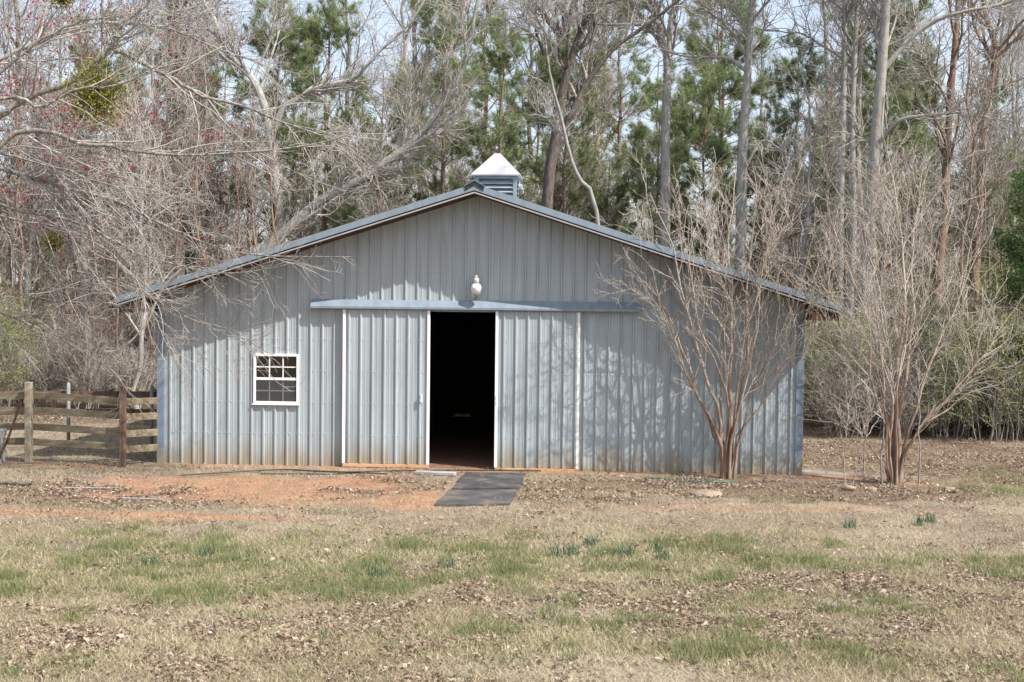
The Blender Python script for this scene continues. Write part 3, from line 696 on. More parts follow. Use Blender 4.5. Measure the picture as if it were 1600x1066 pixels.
def hardwood(rng, H=17, r0=.2, clear=.35, nl=16, spread=4.5, n2=130, n3=800, n4=2600, trunk=None, limbs=(), lr=None, fork=True, tip=.005, m4=3):
    """trunk and limbs (first mesh), boughs and twigs (second mesh); trunk and limbs may be given as guides"""
    if trunk is None:
        P0 = np.zeros((14, 3)); P0[:, 2] = np.linspace(-.3, H, 14)
        w = np.cumsum(rng.normal(size=(14, 2))*.11, 0); P0[:, :2] += w-w[0]
    else:
        P0 = catmull(trunk, 18)
    n0 = len(P0); R0 = r0*(1-.78*np.linspace(0, 1, n0)**1.2); R0[0] *= 1.35; R0[1] *= 1.08
    gP = [P0]; gR = [R0]
    G = [(P0[None], R0[None])]
    lims = []
    for L_ in limbs:
        q = catmull(L_[0], 16); rr = L_[1]*(1-.8*np.linspace(0, 1, 16)); lims.append((q, rr))
    if lims:
        G.append((np.stack([q for q, _ in lims]), np.stack([r for _, r in lims])))
    P1, R1 = sprout(rng, P0[None], R0[None], nl, clear, .98, spread, 50, 9, .55, .012, .5, .35, .16, .10, False)
    G.append((P1, R1)); ks = [9]+([7] if lims else [])+[6]
    allP = [P1]; allR = [R1]
    if lims:
        q, r = G[1]; s = np.linspace(0, 15, 9).astype(int); allP.append(q[:, s]); allR.append(r[:, s])
    PA, RA = np.concatenate(allP), np.concatenate(allR)
    P2, R2 = sprout(rng, PA, RA, n2, .2, .98, spread*.55, 45, 7, .6, .008, .06, .12, .2, .05)
    P3, R3 = sprout(rng, np.concatenate([P2, PA[:, ::1][:, np.linspace(0, PA.shape[1]-1, 7).astype(int)]]), np.concatenate([R2, RA[:, np.linspace(0, RA.shape[1]-1, 7).astype(int)]]), n3, .15, 1, spread*.28, 45, 5, .6, tip*1.1, .025, .1, .2, .04)
    P4, R4 = sprout(rng, P3, R3, n4, .1, 1, spread*.14, 42, m4, .6, tip*.8, .009, .1, .22, .04)
    tm = mesh_tubes('trunk', G, ks); cm = mesh_tubes('crown', [(P2, R2), (P3, R3), (P4, R4)], [5, 3, 3])
    return tm, cm, P4, P3
def A(pts): return np.array(pts, float)
def shift(pts, b): return A(pts)-A(b)

# --- the two crape myrtles by the barn
def crape(rng, H, stems, n2, n3, n4, lean=(0, 0)):
    P0, R0 = [], []
    for (az, tilt, ln, r) in stems:
        m = 16; d = np.array([math.cos(az)*math.sin(tilt)*.12, math.sin(az)*math.sin(tilt)*.12, 1.0]); d = d/np.linalg.norm(d)
        p = np.array([math.cos(az)*.10*rng.uniform(.5, 1.2), math.sin(az)*.10, -.08]); pts = [p]
        for k in range(1, m):
            tgt = np.array([math.cos(az)*math.sin(tilt), math.sin(az)*math.sin(tilt), math.cos(tilt)])
            blend = min(1, max(0, (k-1.4)/2.0)); d = unit(d*(1-.5*blend)+tgt*.5*blend+rng.normal(size=3)*(.04 if k < 3 else .12)+np.array([0, 0, .035 if k > 6 else 0]))
            pts.append(pts[-1]+d*ln/(m-1))
        P0.append(pts); R0.append(r*.72*(1-.9*np.linspace(0, 1, m)**.5))
    P0, R0 = np.array(P0), np.array(R0); R0[:, 0] *= 1.25
    P1, R1 = sprout(rng, P0, R0, len(stems)*4, .22, .9, H*.42, 28, 9, .7, .0042, .019, .22, .17, .05)
    PA = np.concatenate([P1, P0[:, np.linspace(4, 15, 9).astype(int)]]); RA = np.concatenate([R1, R0[:, np.linspace(4, 15, 9).astype(int)]])
    P2, R2 = sprout(rng, PA, RA, n2, .12, .98, H*.2, 36, 6, .6, .0038, .013, .16, .2, .04)
    P3, R3 = sprout(rng, np.concatenate([P2, P1[:, np.linspace(2, 8, 6).astype(int)]]), np.concatenate([R2, R1[:, np.linspace(2, 8, 6).astype(int)]]), n3, .15, 1, H*.1, 38, 4, .6, .003, .007, .15, .2, .04)
    P4, R4 = sprout(rng, P3, R3, n4, .2, 1, H*.045, 40, 3, .7, .0025, .004, .1, .2, .02)
    tm = mesh_tubes('trunk', [(P0, R0)], [9]); bm_ = mesh_tubes('boughs', [(P1, R1)], [6]); cm = mesh_tubes('crown', [(P2, R2), (P3, R3), (P4, R4)], [4, 3, 3])
    hi = P3[:, -1]; hi = hi[(hi[:, 2] > H*.62)]
    sel = hi[rng.integers(0, len(hi), 1300)]+rng.normal(size=(1300, 3))*.04
    sm = tri_cloud('seed_heads', sel, .022, rng, aspect=1)
    return tm, bm_, cm, sm
def crape_tree(rng, name_label, base, H, stems, n):
    tm, bm_, cm, sm = crape(rng, H, stems, *n)
    t = build_tree('crape_myrtle', name_label, 'tree', base, tm, B_CRAPE, [('bough', bm_, W_CRAPE), ('crown', cm, W_CRAPE)])
    s_ = link('seed_heads', sm, F_SEED, t); s_['kind'] = 'stuff'
    return t
rg = np.random.default_rng(21)
st1 = [(3.05, .50, 5.0, .062), (2.85, .36, 5.4, .055), (3.3, .22, 5.6, .09), (1.3, .10, 5.9, .105), (.3, .14, 5.8, .085), (.1, .28, 5.4, .055), (-.2, .42, 5.0, .05), (-1.3, .25, 5.4, .05), (2.0, .3, 5.5, .05), (-2.6, .34, 5.2, .045), (.0, .52, 4.4, .035), (3.14, .62, 4.6, .035)]
crape_tree(rg, 'bare vase shaped crape myrtle with cinnamon bark against the barn wall', (4.65, -.70, 0), 5.6, st1, (300, 880, 1200))
st2 = [(3.1, .3, 5.4, .055), (2.9, .14, 6.0, .065), (1.2, .1, 6.2, .10), (.2, .18, 6.0, .09), (.0, .34, 5.6, .06), (-.1, .55, 4.6, .06), (-1.6, .2, 5.5, .05), (3.3, .46, 4.6, .04), (1.9, .22, 5.6, .05), (.1, .8, 3.2, .04), (3.1, .75, 3.2, .03), (-2.4, .4, 4.8, .04)]
crape_tree(rg, 'bare many stemmed crape myrtle standing beyond the barn corner in open leaf litter', (7.6, -1.0, 0), 6.0, st2, (300, 880, 1200))
# thin saplings round the second one
def sapling(rng, base, H, label, r=.012, lean=(0, 0)):
    P0 = np.zeros((10, 3)); P0[:, 2] = np.linspace(-.05, H, 10); P0[:, 0] = np.linspace(0, lean[0], 10); P0[:, 1] = np.linspace(0, lean[1], 10); P0[1:, :2] += np.cumsum(rng.normal(size=(9, 2))*.02, 0)
    R0 = np.linspace(r, .004, 10)
    P1, R1 = sprout(rng, P0[None], R0[None], 9, .35, .95, .8, 45, 6, .7, .003, .01, .15, .2, .03, False)
    P2, R2 = sprout(rng, P1, R1, 40, .2, 1, .3, 40, 4, .7, .0025, .006, .1, .2, .02)
    build_tree('sapling', label, 'sapling', base, mesh_tubes('trunk', [(P0[None], R0[None])], [6]), B_GREY, [('crown', mesh_tubes('crown', [(P1, R1), (P2, R2)], [4, 3]), W_TAN)])
sapling(rg, (6.55, -1.85, 0), 1.75, 'thin pale sapling nearest the stones', .011, (.1, 0))
sapling(rg, (6.68, -1.80, 0), 1.5, 'thin pale sapling close beside another near the stones', .010, (.22, .1))
sapling(rg, (7.2, -.2, 0), 1.9, 'slender dark sapling between the barn corner and the right crape myrtle', .017, (.08, 0))
sapling(rg, (7.35, -1.1, 0), 2.4, 'slender straight sapling touching the left side of the right crape myrtle', .017, (-.05, 0))
sapling(rg, (7.98, -1.15, 0), 2.3, 'slender sapling touching the right side of the right crape myrtle', .016, (.03, 0))

# --- the old tree whose boughs hang in from the left
FG = [
  [(-9.88, -3.0, 4.97), (-8.86, -3.0, 5.79), (-7.97, -3.0, 6.29), (-7.74, -3.0, 6.44), (-7.21, -3.0, 6.69), (-6.77, -3.0, 6.84), (-6.17, -3.0, 7.31), (-5.93, -3.0, 7.53), (-5.91, -3.0, 7.74), (-5.66, -3.0, 7.96), (-5.36, -3.0, 8.21), (-5.10, -3.0, 8.63)],
  [(-5.96, -3.0, 7.37), (-5.58, -3.0, 7.18), (-5.09, -2.9, 6.96), (-4.80, -2.9, 6.77), (-4.43, -2.8, 6.62), (-3.76, -2.8, 6.48), (-3.33, -2.8, 6.27), (-2.77, -2.7, 6.09), (-2.04, -2.7, 5.82), (-1.40, -2.7, 5.42)],
  [(-9.6, -3.3, 5.0), (-8.34, -4.0, 6.08), (-7.49, -4.0, 6.39), (-7.13, -4.0, 6.39), (-6.85, -4.0, 6.27), (-6.56, -4.0, 6.39), (-6.17, -4.0, 6.58), (-5.78, -4.0, 6.58), (-5.35, -4.0, 6.65), (-5.01, -4.0, 6.84), (-4.79, -4.0, 7.08), (-4.66, -4.0, 7.46), (-4.24, -4.0, 7.87)],
  [(-10.1, -3.2, 3.86), (-8.55, -3.6, 5.03), (-7.68, -3.6, 5.67), (-7.39, -3.6, 5.89), (-6.92, -3.6, 5.95), (-6.62, -3.6, 5.82), (-6.30, -3.6, 5.67), (-5.94, -3.6, 5.72), (-5.65, -3.6, 5.64), (-5.0, -3.6, 5.59), (-4.42, -3.6, 5.55), (-3.85, -3.6, 5.57), (-3.17, -3.6, 5.63), (-2.46, -3.6, 5.73), (-1.72, -3.6, 5.95)],
  [(-10.11, -2.8, 4.22), (-9.07, -2.6, 5.39), (-8.16, -2.6, 5.42), (-7.77, -2.6, 5.29), (-7.39, -2.6, 5.24), (-7.05, -2.6, 5.08), (-6.74, -2.6, 5.03), (-6.44, -2.6, 4.98), (-6.02, -2.5, 4.84), (-5.56, -2.4, 4.58), (-4.89, -2.3, 4.24), (-4.10, -2.2, 4.0), (-3.21, -2.1, 3.93), (-2.11, -2.1, 3.96)],
  [(-10.45, -2.6, 3.68), (-9.38, -2.0, 3.92), (-8.45, -2.0, 3.92), (-7.51, -2.0, 3.76), (-6.46, -2.0, 3.49), (-5.54, -1.9, 3.10), (-4.61, -1.9, 2.66), (-3.81, -1.9, 2.29)],
  [(-10.68, -2.6, 3.33), (-9.59, -1.8, 3.29), (-8.64, -1.6, 2.91), (-7.72, -1.6, 2.56), (-6.72, -1.6, 2.04), (-5.72, -1.6, 1.82)],
  [(-10.33, -2.8, 4.69), (-9.04, -2.2, 4.93), (-7.89, -2.2, 4.71), (-6.85, -2.2, 4.49), (-6.16, -2.2, 4.11), (-5.24, -2.2, 3.78), (-3.93, -2.2, 3.66), (-2.97, -2.2, 3.97)],
  [(-9.76, -3.1, 5.38), (-8.53, -3.2, 6.46), (-7.54, -3.2, 7.21), (-6.88, -3.2, 7.64), (-6.22, -3.2, 7.85), (-5.36, -3.2, 7.95)],
  [(-9.99, -2.9, 4.65), (-8.74, -2.8, 4.66), (-7.50, -2.8, 4.51), (-6.49, -2.7, 4.19), (-5.82, -2.6, 3.59), (-5.43, -2.6, 2.83), (-5.13, -2.6, 2.18)],
  [(-9.9, -3.1, 5.2), (-8.6, -3.9, 5.6), (-7.4, -4.4, 5.5), (-6.2, -4.7, 5.2), (-5.2, -4.9, 4.9), (-4.3, -5.0, 4.75)],
  [(-9.6, -2.9, 6.2), (-8.5, -2.2, 7.3), (-7.2, -1.8, 8.0), (-6.0, -1.6, 8.1), (-4.9, -1.4, 7.8), (-3.8, -1.2, 7.4)],
]
FR = [.075, .042, .036, .055, .05, .032, .024, .034, .04, .026, .03, .05]
rg = np.random.default_rng(5); base = (-10.7, -3.0, 0.0)
Pt = catmull([(-10.7, -3, -.2), (-10.65, -3, 1.2), (-10.45, -3, 3), (-10.1, -3, 4.6), (-9.7, -3, 6.2), (-9.3, -3.1, 8), (-9.2, -3.2, 10)], 16)-A(base)
Rt = .3*(1-.7*np.linspace(0, 1, 16)); Rt[0] *= 1.3
LP = np.stack([catmull(f, 20)-A(base) for f in FG]); LR = np.stack([r*(1-.82*np.linspace(0, 1, 20)) for r in FR])
LP[:, 1:-1] += rg.normal(size=LP[:, 1:-1].shape)*.018
s9 = np.linspace(3, 19, 10).astype(int)
P2, R2 = sprout(rg, LP[:, s9], LR[:, s9], 210, .05, .98, 2.1, 42, 9, .6, .005, .022, -.05, .13, -.015, False, .05)
P3, R3 = sprout(rg, np.concatenate([P2, LP[:, s9[1:]]]), np.concatenate([R2, LR[:, s9[1:]]]), 1150, .1, 1, .85, 42, 5, .6, .0035, .009, -.02, .18, .0)
P4, R4 = sprout(rg, P3, R3, 3600, .1, 1, .34, 42, 3, .6, .0026, .0045, .02, .2, .0)
fgt = build_tree('old_tree', 'old bare tree reaching long drooping boughs over the fence and the low roof end', 'tree', base, mesh_tubes('trunk', [(Pt[None], Rt[None])], [10]), B_OLD, [])
for i in range(len(FG)):
    link('limb', mesh_tubes('limb', [(LP[i:i+1], LR[i:i+1])], [7]), B_OLD, fgt)
BR = catmull([(-5.35, -1.3, 3.75), (-5.74, -1.2, 3.42), (-5.86, -1.2, 3.18), (-5.92, -1.2, 3.06), (-6.03, -1.2, 2.77), (-6.17, -1.2, 2.60), (-6.40, -1.2, 2.36), (-6.64, -1.2, 2.22), (-6.84, -1.2, 2.21)], 16)-A(base)
o = link('broken_branch', mesh_tubes('broken_branch', [(BR[None], np.linspace(.034, .008, 16)[None])], [7]), W_TAN, fgt); o['label'] = 'pale broken branch hanging down'
link('crown', mesh_tubes('crown', [(P2, R2), (P3, R3), (P4, R4)], [4, 3, 3]), W_GREY, fgt)
def mistletoe(rng, c, r, n, label):
    t = thing('mistletoe', label, 'mistletoe', c)
    d = unit(rng.normal(size=(60, 3))); P = np.zeros((60, 4, 3))
    for k in range(1, 4): P[:, k] = P[:, k-1]+unit(d+rng.normal(size=(60, 3))*.35)*r[0]*.33*np.array([1, .8, r[1]/r[0]])
    link('stem', mesh_tubes('stem', [(P, np.tile(np.linspace(.006, .003, 4), (60, 1)))], [3]), F_MISTLE, t)
    c0 = P[:, 1:].reshape(-1, 3)[rng.integers(0, 180, n)]+rng.normal(size=(n, 3))*r[0]*.2
    l = link('leaves', tri_cloud('leaves', c0, .05, rng, aspect=.7), F_MISTLE, t); l['kind'] = 'stuff'
mistletoe(rg, (-6.2, -3.3, 6.65), (.5, .55), 3400, 'large yellow green mistletoe clump in the old tree')
mistletoe(rg, (-7.28, -2.45, 4.15), (.2, .2), 420, 'small yellow green mistletoe clump on a low bough of the old tree')
mistletoe(rg, (-6.8, -3.2, 8.2), (.26, .2), 500, 'mistletoe clump high on the topmost bough of the old tree')

# --- big trees of the wood's edge, each along its own trunk
def custom(seed, label, base, trunk, limbs, r0, bm_, wm, **kw):
    rng = np.random.default_rng(seed)
    tr = [base]+[p for p in trunk]; tr = shift([(base[0], base[1], base[2]-.4)]+list(trunk), base)
    lm = [(shift(l, base), r) for l, r in limbs]
    tm, cm, P4, P3 = hardwood(rng, trunk=tr, limbs=lm, r0=r0, **kw)
    return build_tree('hardwood_tree', label, 'tree', base, tm, bm_, [('crown', cm, wm)]), P4, P3
def gb(x, y): return (x, y, float(gz(x, y)))
KW = dict(nl=15, spread=4.2, n2=100, n3=480, n4=1300)
custom(1, 'tall straight pale hardwood between the crape myrtles with one long level limb', gb(6.72, 15), [(6.73, 15, 2.5), (6.72, 15, 7.58), (6.83, 15, 10.1), (6.93, 15, 12.42), (6.97, 15, 15.3)],
       [([(6.76, 15, 10.3), (6.24, 15, 10.66), (5.51, 15, 10.7), (4.73, 15, 10.76), (3.95, 15, 11.07)], .07), ([(6.8, 15, 7.3), (7.35, 15.3, 8.2), (8.0, 15.4, 7.9), (8.6, 15.5, 7.6)], .05)], .21, B_PALE, W_GREY, clear=.55, **KW)
custom(2, 'twin grey and dark trunks growing pressed together at the edge of the wood', gb(9.38, 13), [(9.36, 13, 2.5), (9.29, 13, 5.35), (9.33, 13, 9.2), (9.31, 13, 11.94), (9.22, 13, 14.85)],
       [([(9.5, 13, .2), (9.57, 12.95, 2.5), (9.66, 12.95, 5.54), (9.58, 12.95, 8.29), (9.66, 12.95, 11.94), (9.8, 12.95, 14.66)], .165)], .16, B_PALE, W_GREY, clear=.6, **KW)
custom(3, 'slim straight grey tree directly behind the twin trunks', gb(10.5, 16), [(10.47, 16, 3), (10.41, 16, 6.72), (10.39, 16, 10.08), (10.47, 16, 12.64), (10.63, 16, 15.39)], [], .14, B_GREY, W_GREY, clear=.55, **KW)
custom(4, 'thickest smooth grey trunk at the edge of the wood, two long limbs bending sideways', gb(9.64, 11), [(9.65, 11, 2.45), (9.69, 11, 5.24), (9.87, 11, 8.37), (10.03, 11, 11.47), (10.09, 11, 14.21)],
       [([(10.0, 11, 9.6), (10.73, 11, 10.49), (11.4, 11, 10.95), (12.14, 11, 11.17), (12.83, 11, 11.29), (13.46, 11, 11.46), (14.34, 11, 11.97)], .085), ([(9.87, 10.9, 7.6), (10.3, 10.6, 8.14), (10.75, 10.5, 8.26), (11.49, 10.5, 8.35), (12.06, 10.5, 8.35), (12.58, 10.5, 8.27), (13.25, 10.5, 8.13)], .06)], .265, B_GREY, W_GREY, clear=.6, **KW)
custom(5, 'brownish leaning hardwood with one long low limb reaching sideways', gb(12.2, 14), [(12.28, 14, 2.2), (12.37, 14, 4.3), (12.52, 14, 6), (12.59, 14, 8.44), (12.79, 14, 12.17), (12.87, 14, 14.77)],
       [([(12.65, 14, 8.9), (13.25, 14, 9.47), (13.82, 14, 9.6), (14.73, 14, 9.9), (15.64, 14, 10.31)], .06)], .2, B_BROWN, W_GREY, clear=.55, **KW)
custom(6, 'crooked hardwood with a kinked upper trunk and forked limb', gb(13.6, 15), [(13.68, 15, 2.5), (13.77, 15, 4.72), (13.83, 15, 6.27), (13.96, 15, 9.15), (14.24, 15, 10.78), (13.99, 15, 11.64), (13.81, 15, 12.4), (13.64, 15, 14.69)],
       [([(14.2, 15, 10.5), (14.61, 15, 11.05), (15.04, 15, 11.37), (15.77, 15, 12.02)], .08)], .17, B_BROWN, W_GREY, clear=.5, **KW)
custom(7, 'pale hardwood behind the barn, forking high with a level limb', gb(4.47, 16), [(4.47, 16, 2.5), (4.47, 16, 6.28), (4.44, 16, 8.68), (4.46, 16, 10.87), (4.19, 16, 11.87), (4.02, 16, 12.66), (3.75, 16, 15.04)],
       [([(4.46, 16, 10.6), (4.55, 16, 12.06), (4.77, 16, 13.05), (4.98, 16, 15.03)], .12), ([(4.25, 15.8, 11.5), (4.12, 15.6, 11.91), (3.57, 15.5, 11.8), (2.39, 15.5, 11.8), (1.69, 15.5, 11.92), (1.2, 15.5, 12.06), (.59, 15.5, 12.45)], .075)], .2, B_PALE, W_GREY, clear=.5, **KW)
custom(8, 'dark trunk behind the barn splitting low into two leaning stems', gb(.78, 14), [(.79, 14, 3), (.83, 14, 6.49), (1.04, 14, 8.09), (1.27, 14, 9.63), (1.64, 14, 10.91), (2.02, 14, 11.82), (2.21, 14, 12.19), (2.71, 14, 14.27)],
       [([(.84, 14, 6.6), (1.04, 14, 7.71), (1.42, 14, 8.61), (1.73, 14, 9.31), (1.98, 14, 9.77), (2.48, 14, 10.47), (2.93, 14, 10.91), (3.76, 14, 11.49), (4.64, 14, 12.19), (5.38, 14, 12.94)], .13)], .2, B_DARK, W_BROWN, clear=.4, **KW)
custom(9, 'slender pale tree bowing over the roof beside the cupola', gb(2.6, 12.5), [(2.55, 12.5, 3), (2.24, 12.5, 6.04), (1.77, 12.5, 6.75), (1.49, 12.5, 7.46), (1.22, 12.5, 8.56), (.91, 12.5, 9.66), (.71, 12.5, 11.12), (.59, 12.5, 12.94)], [], .075, B_GREY, W_GREY, clear=.3, nl=14, spread=2.6, n2=90, n3=450, n4=1300)
custom(10, 'pale trunk behind the low roof end, bending away over a long rising limb', gb(-6.6, 14), [(-6.7, 14, 2.3), (-7.14, 14, 4.5), (-7.41, 14, 6.63), (-7.62, 14, 8.19), (-7.88, 14, 9.29), (-8.29, 14, 10.01), (-8.95, 14, 10.6), (-9.29, 14, 11.57), (-9.7, 14, 12.22), (-10.04, 14, 13.76)],
       [([(-7.6, 14, 8.0), (-7.23, 14, 8.97), (-6.62, 14, 9.29), (-6.17, 14, 9.59), (-5.32, 14, 9.78), (-4.99, 14, 9.89), (-4.19, 14, 10.79), (-3.37, 14, 11.5), (-2.62, 14, 12.78)], .11)], .17, B_PALE, W_GREY, clear=.4, **KW)
custom(11, 'strongly leaning lichen grey trunk slanting up over the roof slope', gb(-8.9, 13), [(-8.6, 13, 1.6), (-8.15, 13, 3.12), (-7.48, 13, 4.65), (-6.78, 13, 5.26), (-6.05, 13, 5.96), (-5.29, 13, 6.42), (-4.33, 13, 6.93), (-3.5, 13, 7.57), (-2.88, 13, 8.08), (-2.11, 13, 9.14), (-1.74, 13, 9.78), (-1.46, 13, 10.86), (-1.19, 13, 12.34)], [], .2, B_PALE, W_TAN, clear=.25, nl=22, spread=3.2, n2=150, n3=900, n4=2800)

# --- kinds of tree that repeat through the wood
HID = []
def proto_hard(seed, bm_, wm, **kw):
    rng = np.random.default_rng(seed); tm, cm, P4, P3 = hardwood(rng, **kw); return tm, cm, P4, P3, bm_, wm
PR = {}
for i, (s, b_, w_, kw) in enumerate([
        (101, B_GREY, W_GREY, dict(H=18, r0=.2, clear=.4, nl=18, spread=4.6, n2=110, n3=560, n4=1500)),
        (102, B_PALE, W_GREY, dict(H=17, r0=.17, clear=.35, nl=20, spread=4.0, n2=110, n3=560, n4=1500)),
        (103, B_DARK, W_BROWN, dict(H=19, r0=.22, clear=.45, nl=16, spread=5.0, n2=110, n3=560, n4=1500))]):
    PR['hard%d' % i] = proto_hard(s, b_, w_, **kw)
for i, (s, b_, w_, kw) in enumerate([
        (111, B_GREY, W_GREY, dict(H=8.5, r0=.065, clear=.15, nl=24, spread=2.6, n2=110, n3=560, n4=1500, tip=.0045)),
        (112, B_BROWN, W_BROWN, dict(H=7.5, r0=.055, clear=.1, nl=26, spread=2.4, n2=110, n3=560, n4=1500, tip=.0045)),
        (114, B_BROWN, W_BROWN, dict(H=9.5, r0=.05, clear=.45, nl=12, spread=1.7, n2=45, n3=200, n4=500, tip=.0045)),
        (113, B_PALE, W_TAN, dict(H=10, r0=.08, clear=.2, nl=24, spread=2.8, n2=110, n3=560, n4=1500, tip=.0045))]):
    PR[('under0', 'under1', 'under3', 'under2')[i]] = proto_hard(s, b_, w_, **kw)
def proto_shrub(seed, H, ns, wm, n2, n3, leaves=None):
    rng = np.random.default_rng(seed); P0 = np.zeros((ns, 7, 3)); az = rng.uniform(0, 6.28, ns); ti = rng.uniform(.05, .6, ns)
    d = np.stack([np.cos(az)*np.sin(ti), np.sin(az)*np.sin(ti), np.cos(ti)], -1); P0[:, 0] = d*.1*np.array([1, 1, 0])+rng.normal(size=(ns, 3))*np.array([.25, .25, 0])
    P0[:, 0, 2] = -.05
    ln = H*rng.uniform(.6, 1.1, ns)
    for k in range(1, 7): P0[:, k] = P0[:, k-1]+d*(ln/6)[:, None]; d = unit(d+rng.normal(size=(ns, 3))*.13)
    R0 = np.tile(np.linspace(.018, .006, 7), (ns, 1))
    P2, R2 = sprout(rng, P0, R0, n2, .1, 1, H*.42, 42, 5, .6, .0045, .01, .1, .22, .02)
    P3, R3 = sprout(rng, P2, R2, n3, .1, 1, H*.18, 42, 3, .6, .0038, .006, .05, .22, .0)
    tm = mesh_tubes('trunk', [(P0, R0)], [5]); cm = mesh_tubes('crown', [(P2, R2), (P3, R3)], [3, 3]); lm = None
    if leaves:
        src = np.concatenate([P3.reshape(-1, 3), P2[:, 1:].reshape(-1, 3)]); c = src[rng.integers(0, len(src), leaves[0])]+rng.normal(size=(leaves[0], 3))*.07
        lm = tri_cloud('leaves', c, leaves[1], rng, aspect=.55)
    return tm, cm, lm, wm
PR['brush0'] = proto_shrub(121, 2.6, 16, W_BROWN, 260, 1700)
PR['brush1'] = proto_shrub(122, 3.2, 14, W_RED, 260, 1700)
PR['brush2'] = proto_shrub(123, 2.2, 18, W_TAN, 240, 1500)
PR['green0'] = proto_shrub(124, 3.0, 14, W_BROWN, 200, 700, (4200, .065))
PR['green1'] = proto_shrub(125, 4.2, 14, W_BROWN, 220, 800, (5200, .075))
def proto_pine(seed, H, r0, nl, ncl):
    rng = np.random.default_rng(seed); P0 = np.zeros((12, 3)); P0[:, 2] = np.linspace(-.3, H, 12); P0[1:, :2] += np.cumsum(rng.normal(size=(11, 2))*.06, 0); R0 = np.linspace(r0, .02, 12)
    P1, R1 = sprout(rng, P0[None], R0[None], nl, .28, .99, 2.7, 70, 7, .4, .008, .05, .15, .12, .05, False)
    P2, R2 = sprout(rng, P1, R1, nl*7, .3, 1, .9, 42, 4, .6, .005, .015, .2, .15, .05)
    tm = mesh_tubes('trunk', [(P0[None], R0[None])], [8]); cm = mesh_tubes('branches', [(P1, R1), (P2, R2)], [4, 3])
    cand = np.concatenate([P2[:, -1], P2[:, 2], P1[:, -1], P1[:, -2]]); dr = np.concatenate([unit(P2[:, -1]-P2[:, -2]), unit(P2[:, 2]-P2[:, 1]), unit(P1[:, -1]-P1[:, -2]), unit(P1[:, -2]-P1[:, -3])])
    s = rng.integers(0, len(cand), ncl); return tm, cm, needles('needles', cand[s]+rng.normal(size=(ncl, 3))*.06, unit(dr[s]+np.array([0, 0, .35])), rng, 22, .26, .009)
PR['pine0'] = proto_pine(131, 16, .15, 52, 1500); PR['pine1'] = proto_pine(132, 13, .11, 58, 1500)
def proto_cedar(seed, H, n):
    rng = np.random.default_rng(seed); P0 = np.zeros((8, 3)); P0[:, 2] = np.linspace(-.2, H, 8); R0 = np.linspace(.09, .01, 8)
    P1, R1 = sprout(rng, P0[None], R0[None], 70, .06, 1, 1.7, 62, 6, .4, .006, .03, .25, .12, .06, False)
    P2, R2 = sprout(rng, P1, R1, 420, .2, 1, .6, 40, 4, .6, .004, .01, .2, .15, .05)
    src = np.concatenate([P2[:, 1:].reshape(-1, 3), P1[:, 3:].reshape(-1, 3)]); s = src[rng.integers(0, len(src), n)]+rng.normal(size=(n, 3))*.07
    return mesh_tubes('trunk', [(P0[None], R0[None])], [7]), mesh_tubes('branches', [(P1, R1), (P2, R2)], [4, 3]), tri_cloud('foliage', s, .10, rng, aspect=.35)
PR['cedar'] = proto_cedar(141, 6.5, 15000)
first = {}
NAMES = {'hard': ('hardwood_tree', 'tree'), 'unde': ('understory_tree', 'tree'), 'brus': ('brush_shrub', 'shrub'), 'gree': ('leafy_shrub', 'shrub'), 'pine': ('pine_tree', 'tree'), 'ceda': ('evergreen_tree', 'tree'), 'mapl': ('red_maple', 'tree')}
LAB = {'hard0': 'tall bare grey hardwood standing', 'hard1': 'tall bare pale barked hardwood standing', 'hard2': 'tall bare dark barked hardwood standing',
       'under0': 'small twiggy grey understory tree', 'under1': 'small twiggy brown understory tree', 'under3': 'slender straight pole sapling', 'under2': 'small twiggy pale stemmed understory tree',
       'brush0': 'leafless brown brush shrub', 'brush1': 'leafless reddish brush shrub', 'brush2': 'leafless straw coloured brush shrub',
       'green0': 'low shrub in fresh yellow green leaf', 'green1': 'taller shrub in fresh yellow green leaf',
       'pine0': 'tall green needled pine', 'pine1': 'shorter bushy green needled pine', 'cedar': 'dense dark green evergreen tree', 'maple': 'red maple hazed with red blossom'}
GRP = {'hard': 'hardwoods standing', 'unde': 'understory trees', 'brus': 'bare shrubs', 'gree': 'green shrubs', 'pine': 'pines', 'ceda': 'dark evergreens among the brush', 'mapl': 'red maples in blossom'}
def put(kind, x, y, s=1.0, rz=None):
    loc = (x, y, float(gz(x, y))-.03); rz = random.uniform(0, 6.28) if rz is None else rz
    where = 'beyond the board fence' if x < -7.5 else ('behind the barn' if x < 7.6 else 'beyond the right crape myrtle')
    lab = LAB[kind]+' '+where; grp = GRP[kind[:4]]+' '+where
    if kind in first: return copy_tree(first[kind], loc, rz, s, lab, grp)
    p = PR[kind]; nm, cat = NAMES[kind[:4]]
    if kind[:4] in ('hard', 'unde'): t = build_tree(nm, LAB[kind], cat, loc, p[0], p[4], [('crown', p[1], p[5])], GRP[kind[:4]])
    elif kind[:4] in ('brus', 'gree'): t = build_tree(nm, LAB[kind], cat, loc, p[0], p[3], [('crown', p[1], p[3])]+([('leaves', p[2], F_GREEN)] if p[2] else []), GRP[kind[:4]])
    elif kind[:4] == 'pine': t = build_tree(nm, LAB[kind], cat, loc, p[0], B_BROWN, [('branches', p[1], B_BROWN), ('needles', p[2], F_NEEDLE)], GRP['pine'])
    elif kind == 'cedar': t = build_tree(nm, LAB[kind], cat, loc, p[0], B_BROWN, [('branches', p[1], B_BROWN), ('foliage', p[2], F_DKGREEN)], GRP['ceda'])
    elif kind == 'maple': t = build_tree(nm, LAB[kind], cat, loc, p[0], p[4], [('crown', p[1], p[5]), ('blossom', p[6], F_REDBUD)], GRP['mapl'])
    t['label'] = lab; t['group'] = grp
    t.rotation_euler = (0, 0, rz); t.scale = (s, s, s); first[kind] = t; return t
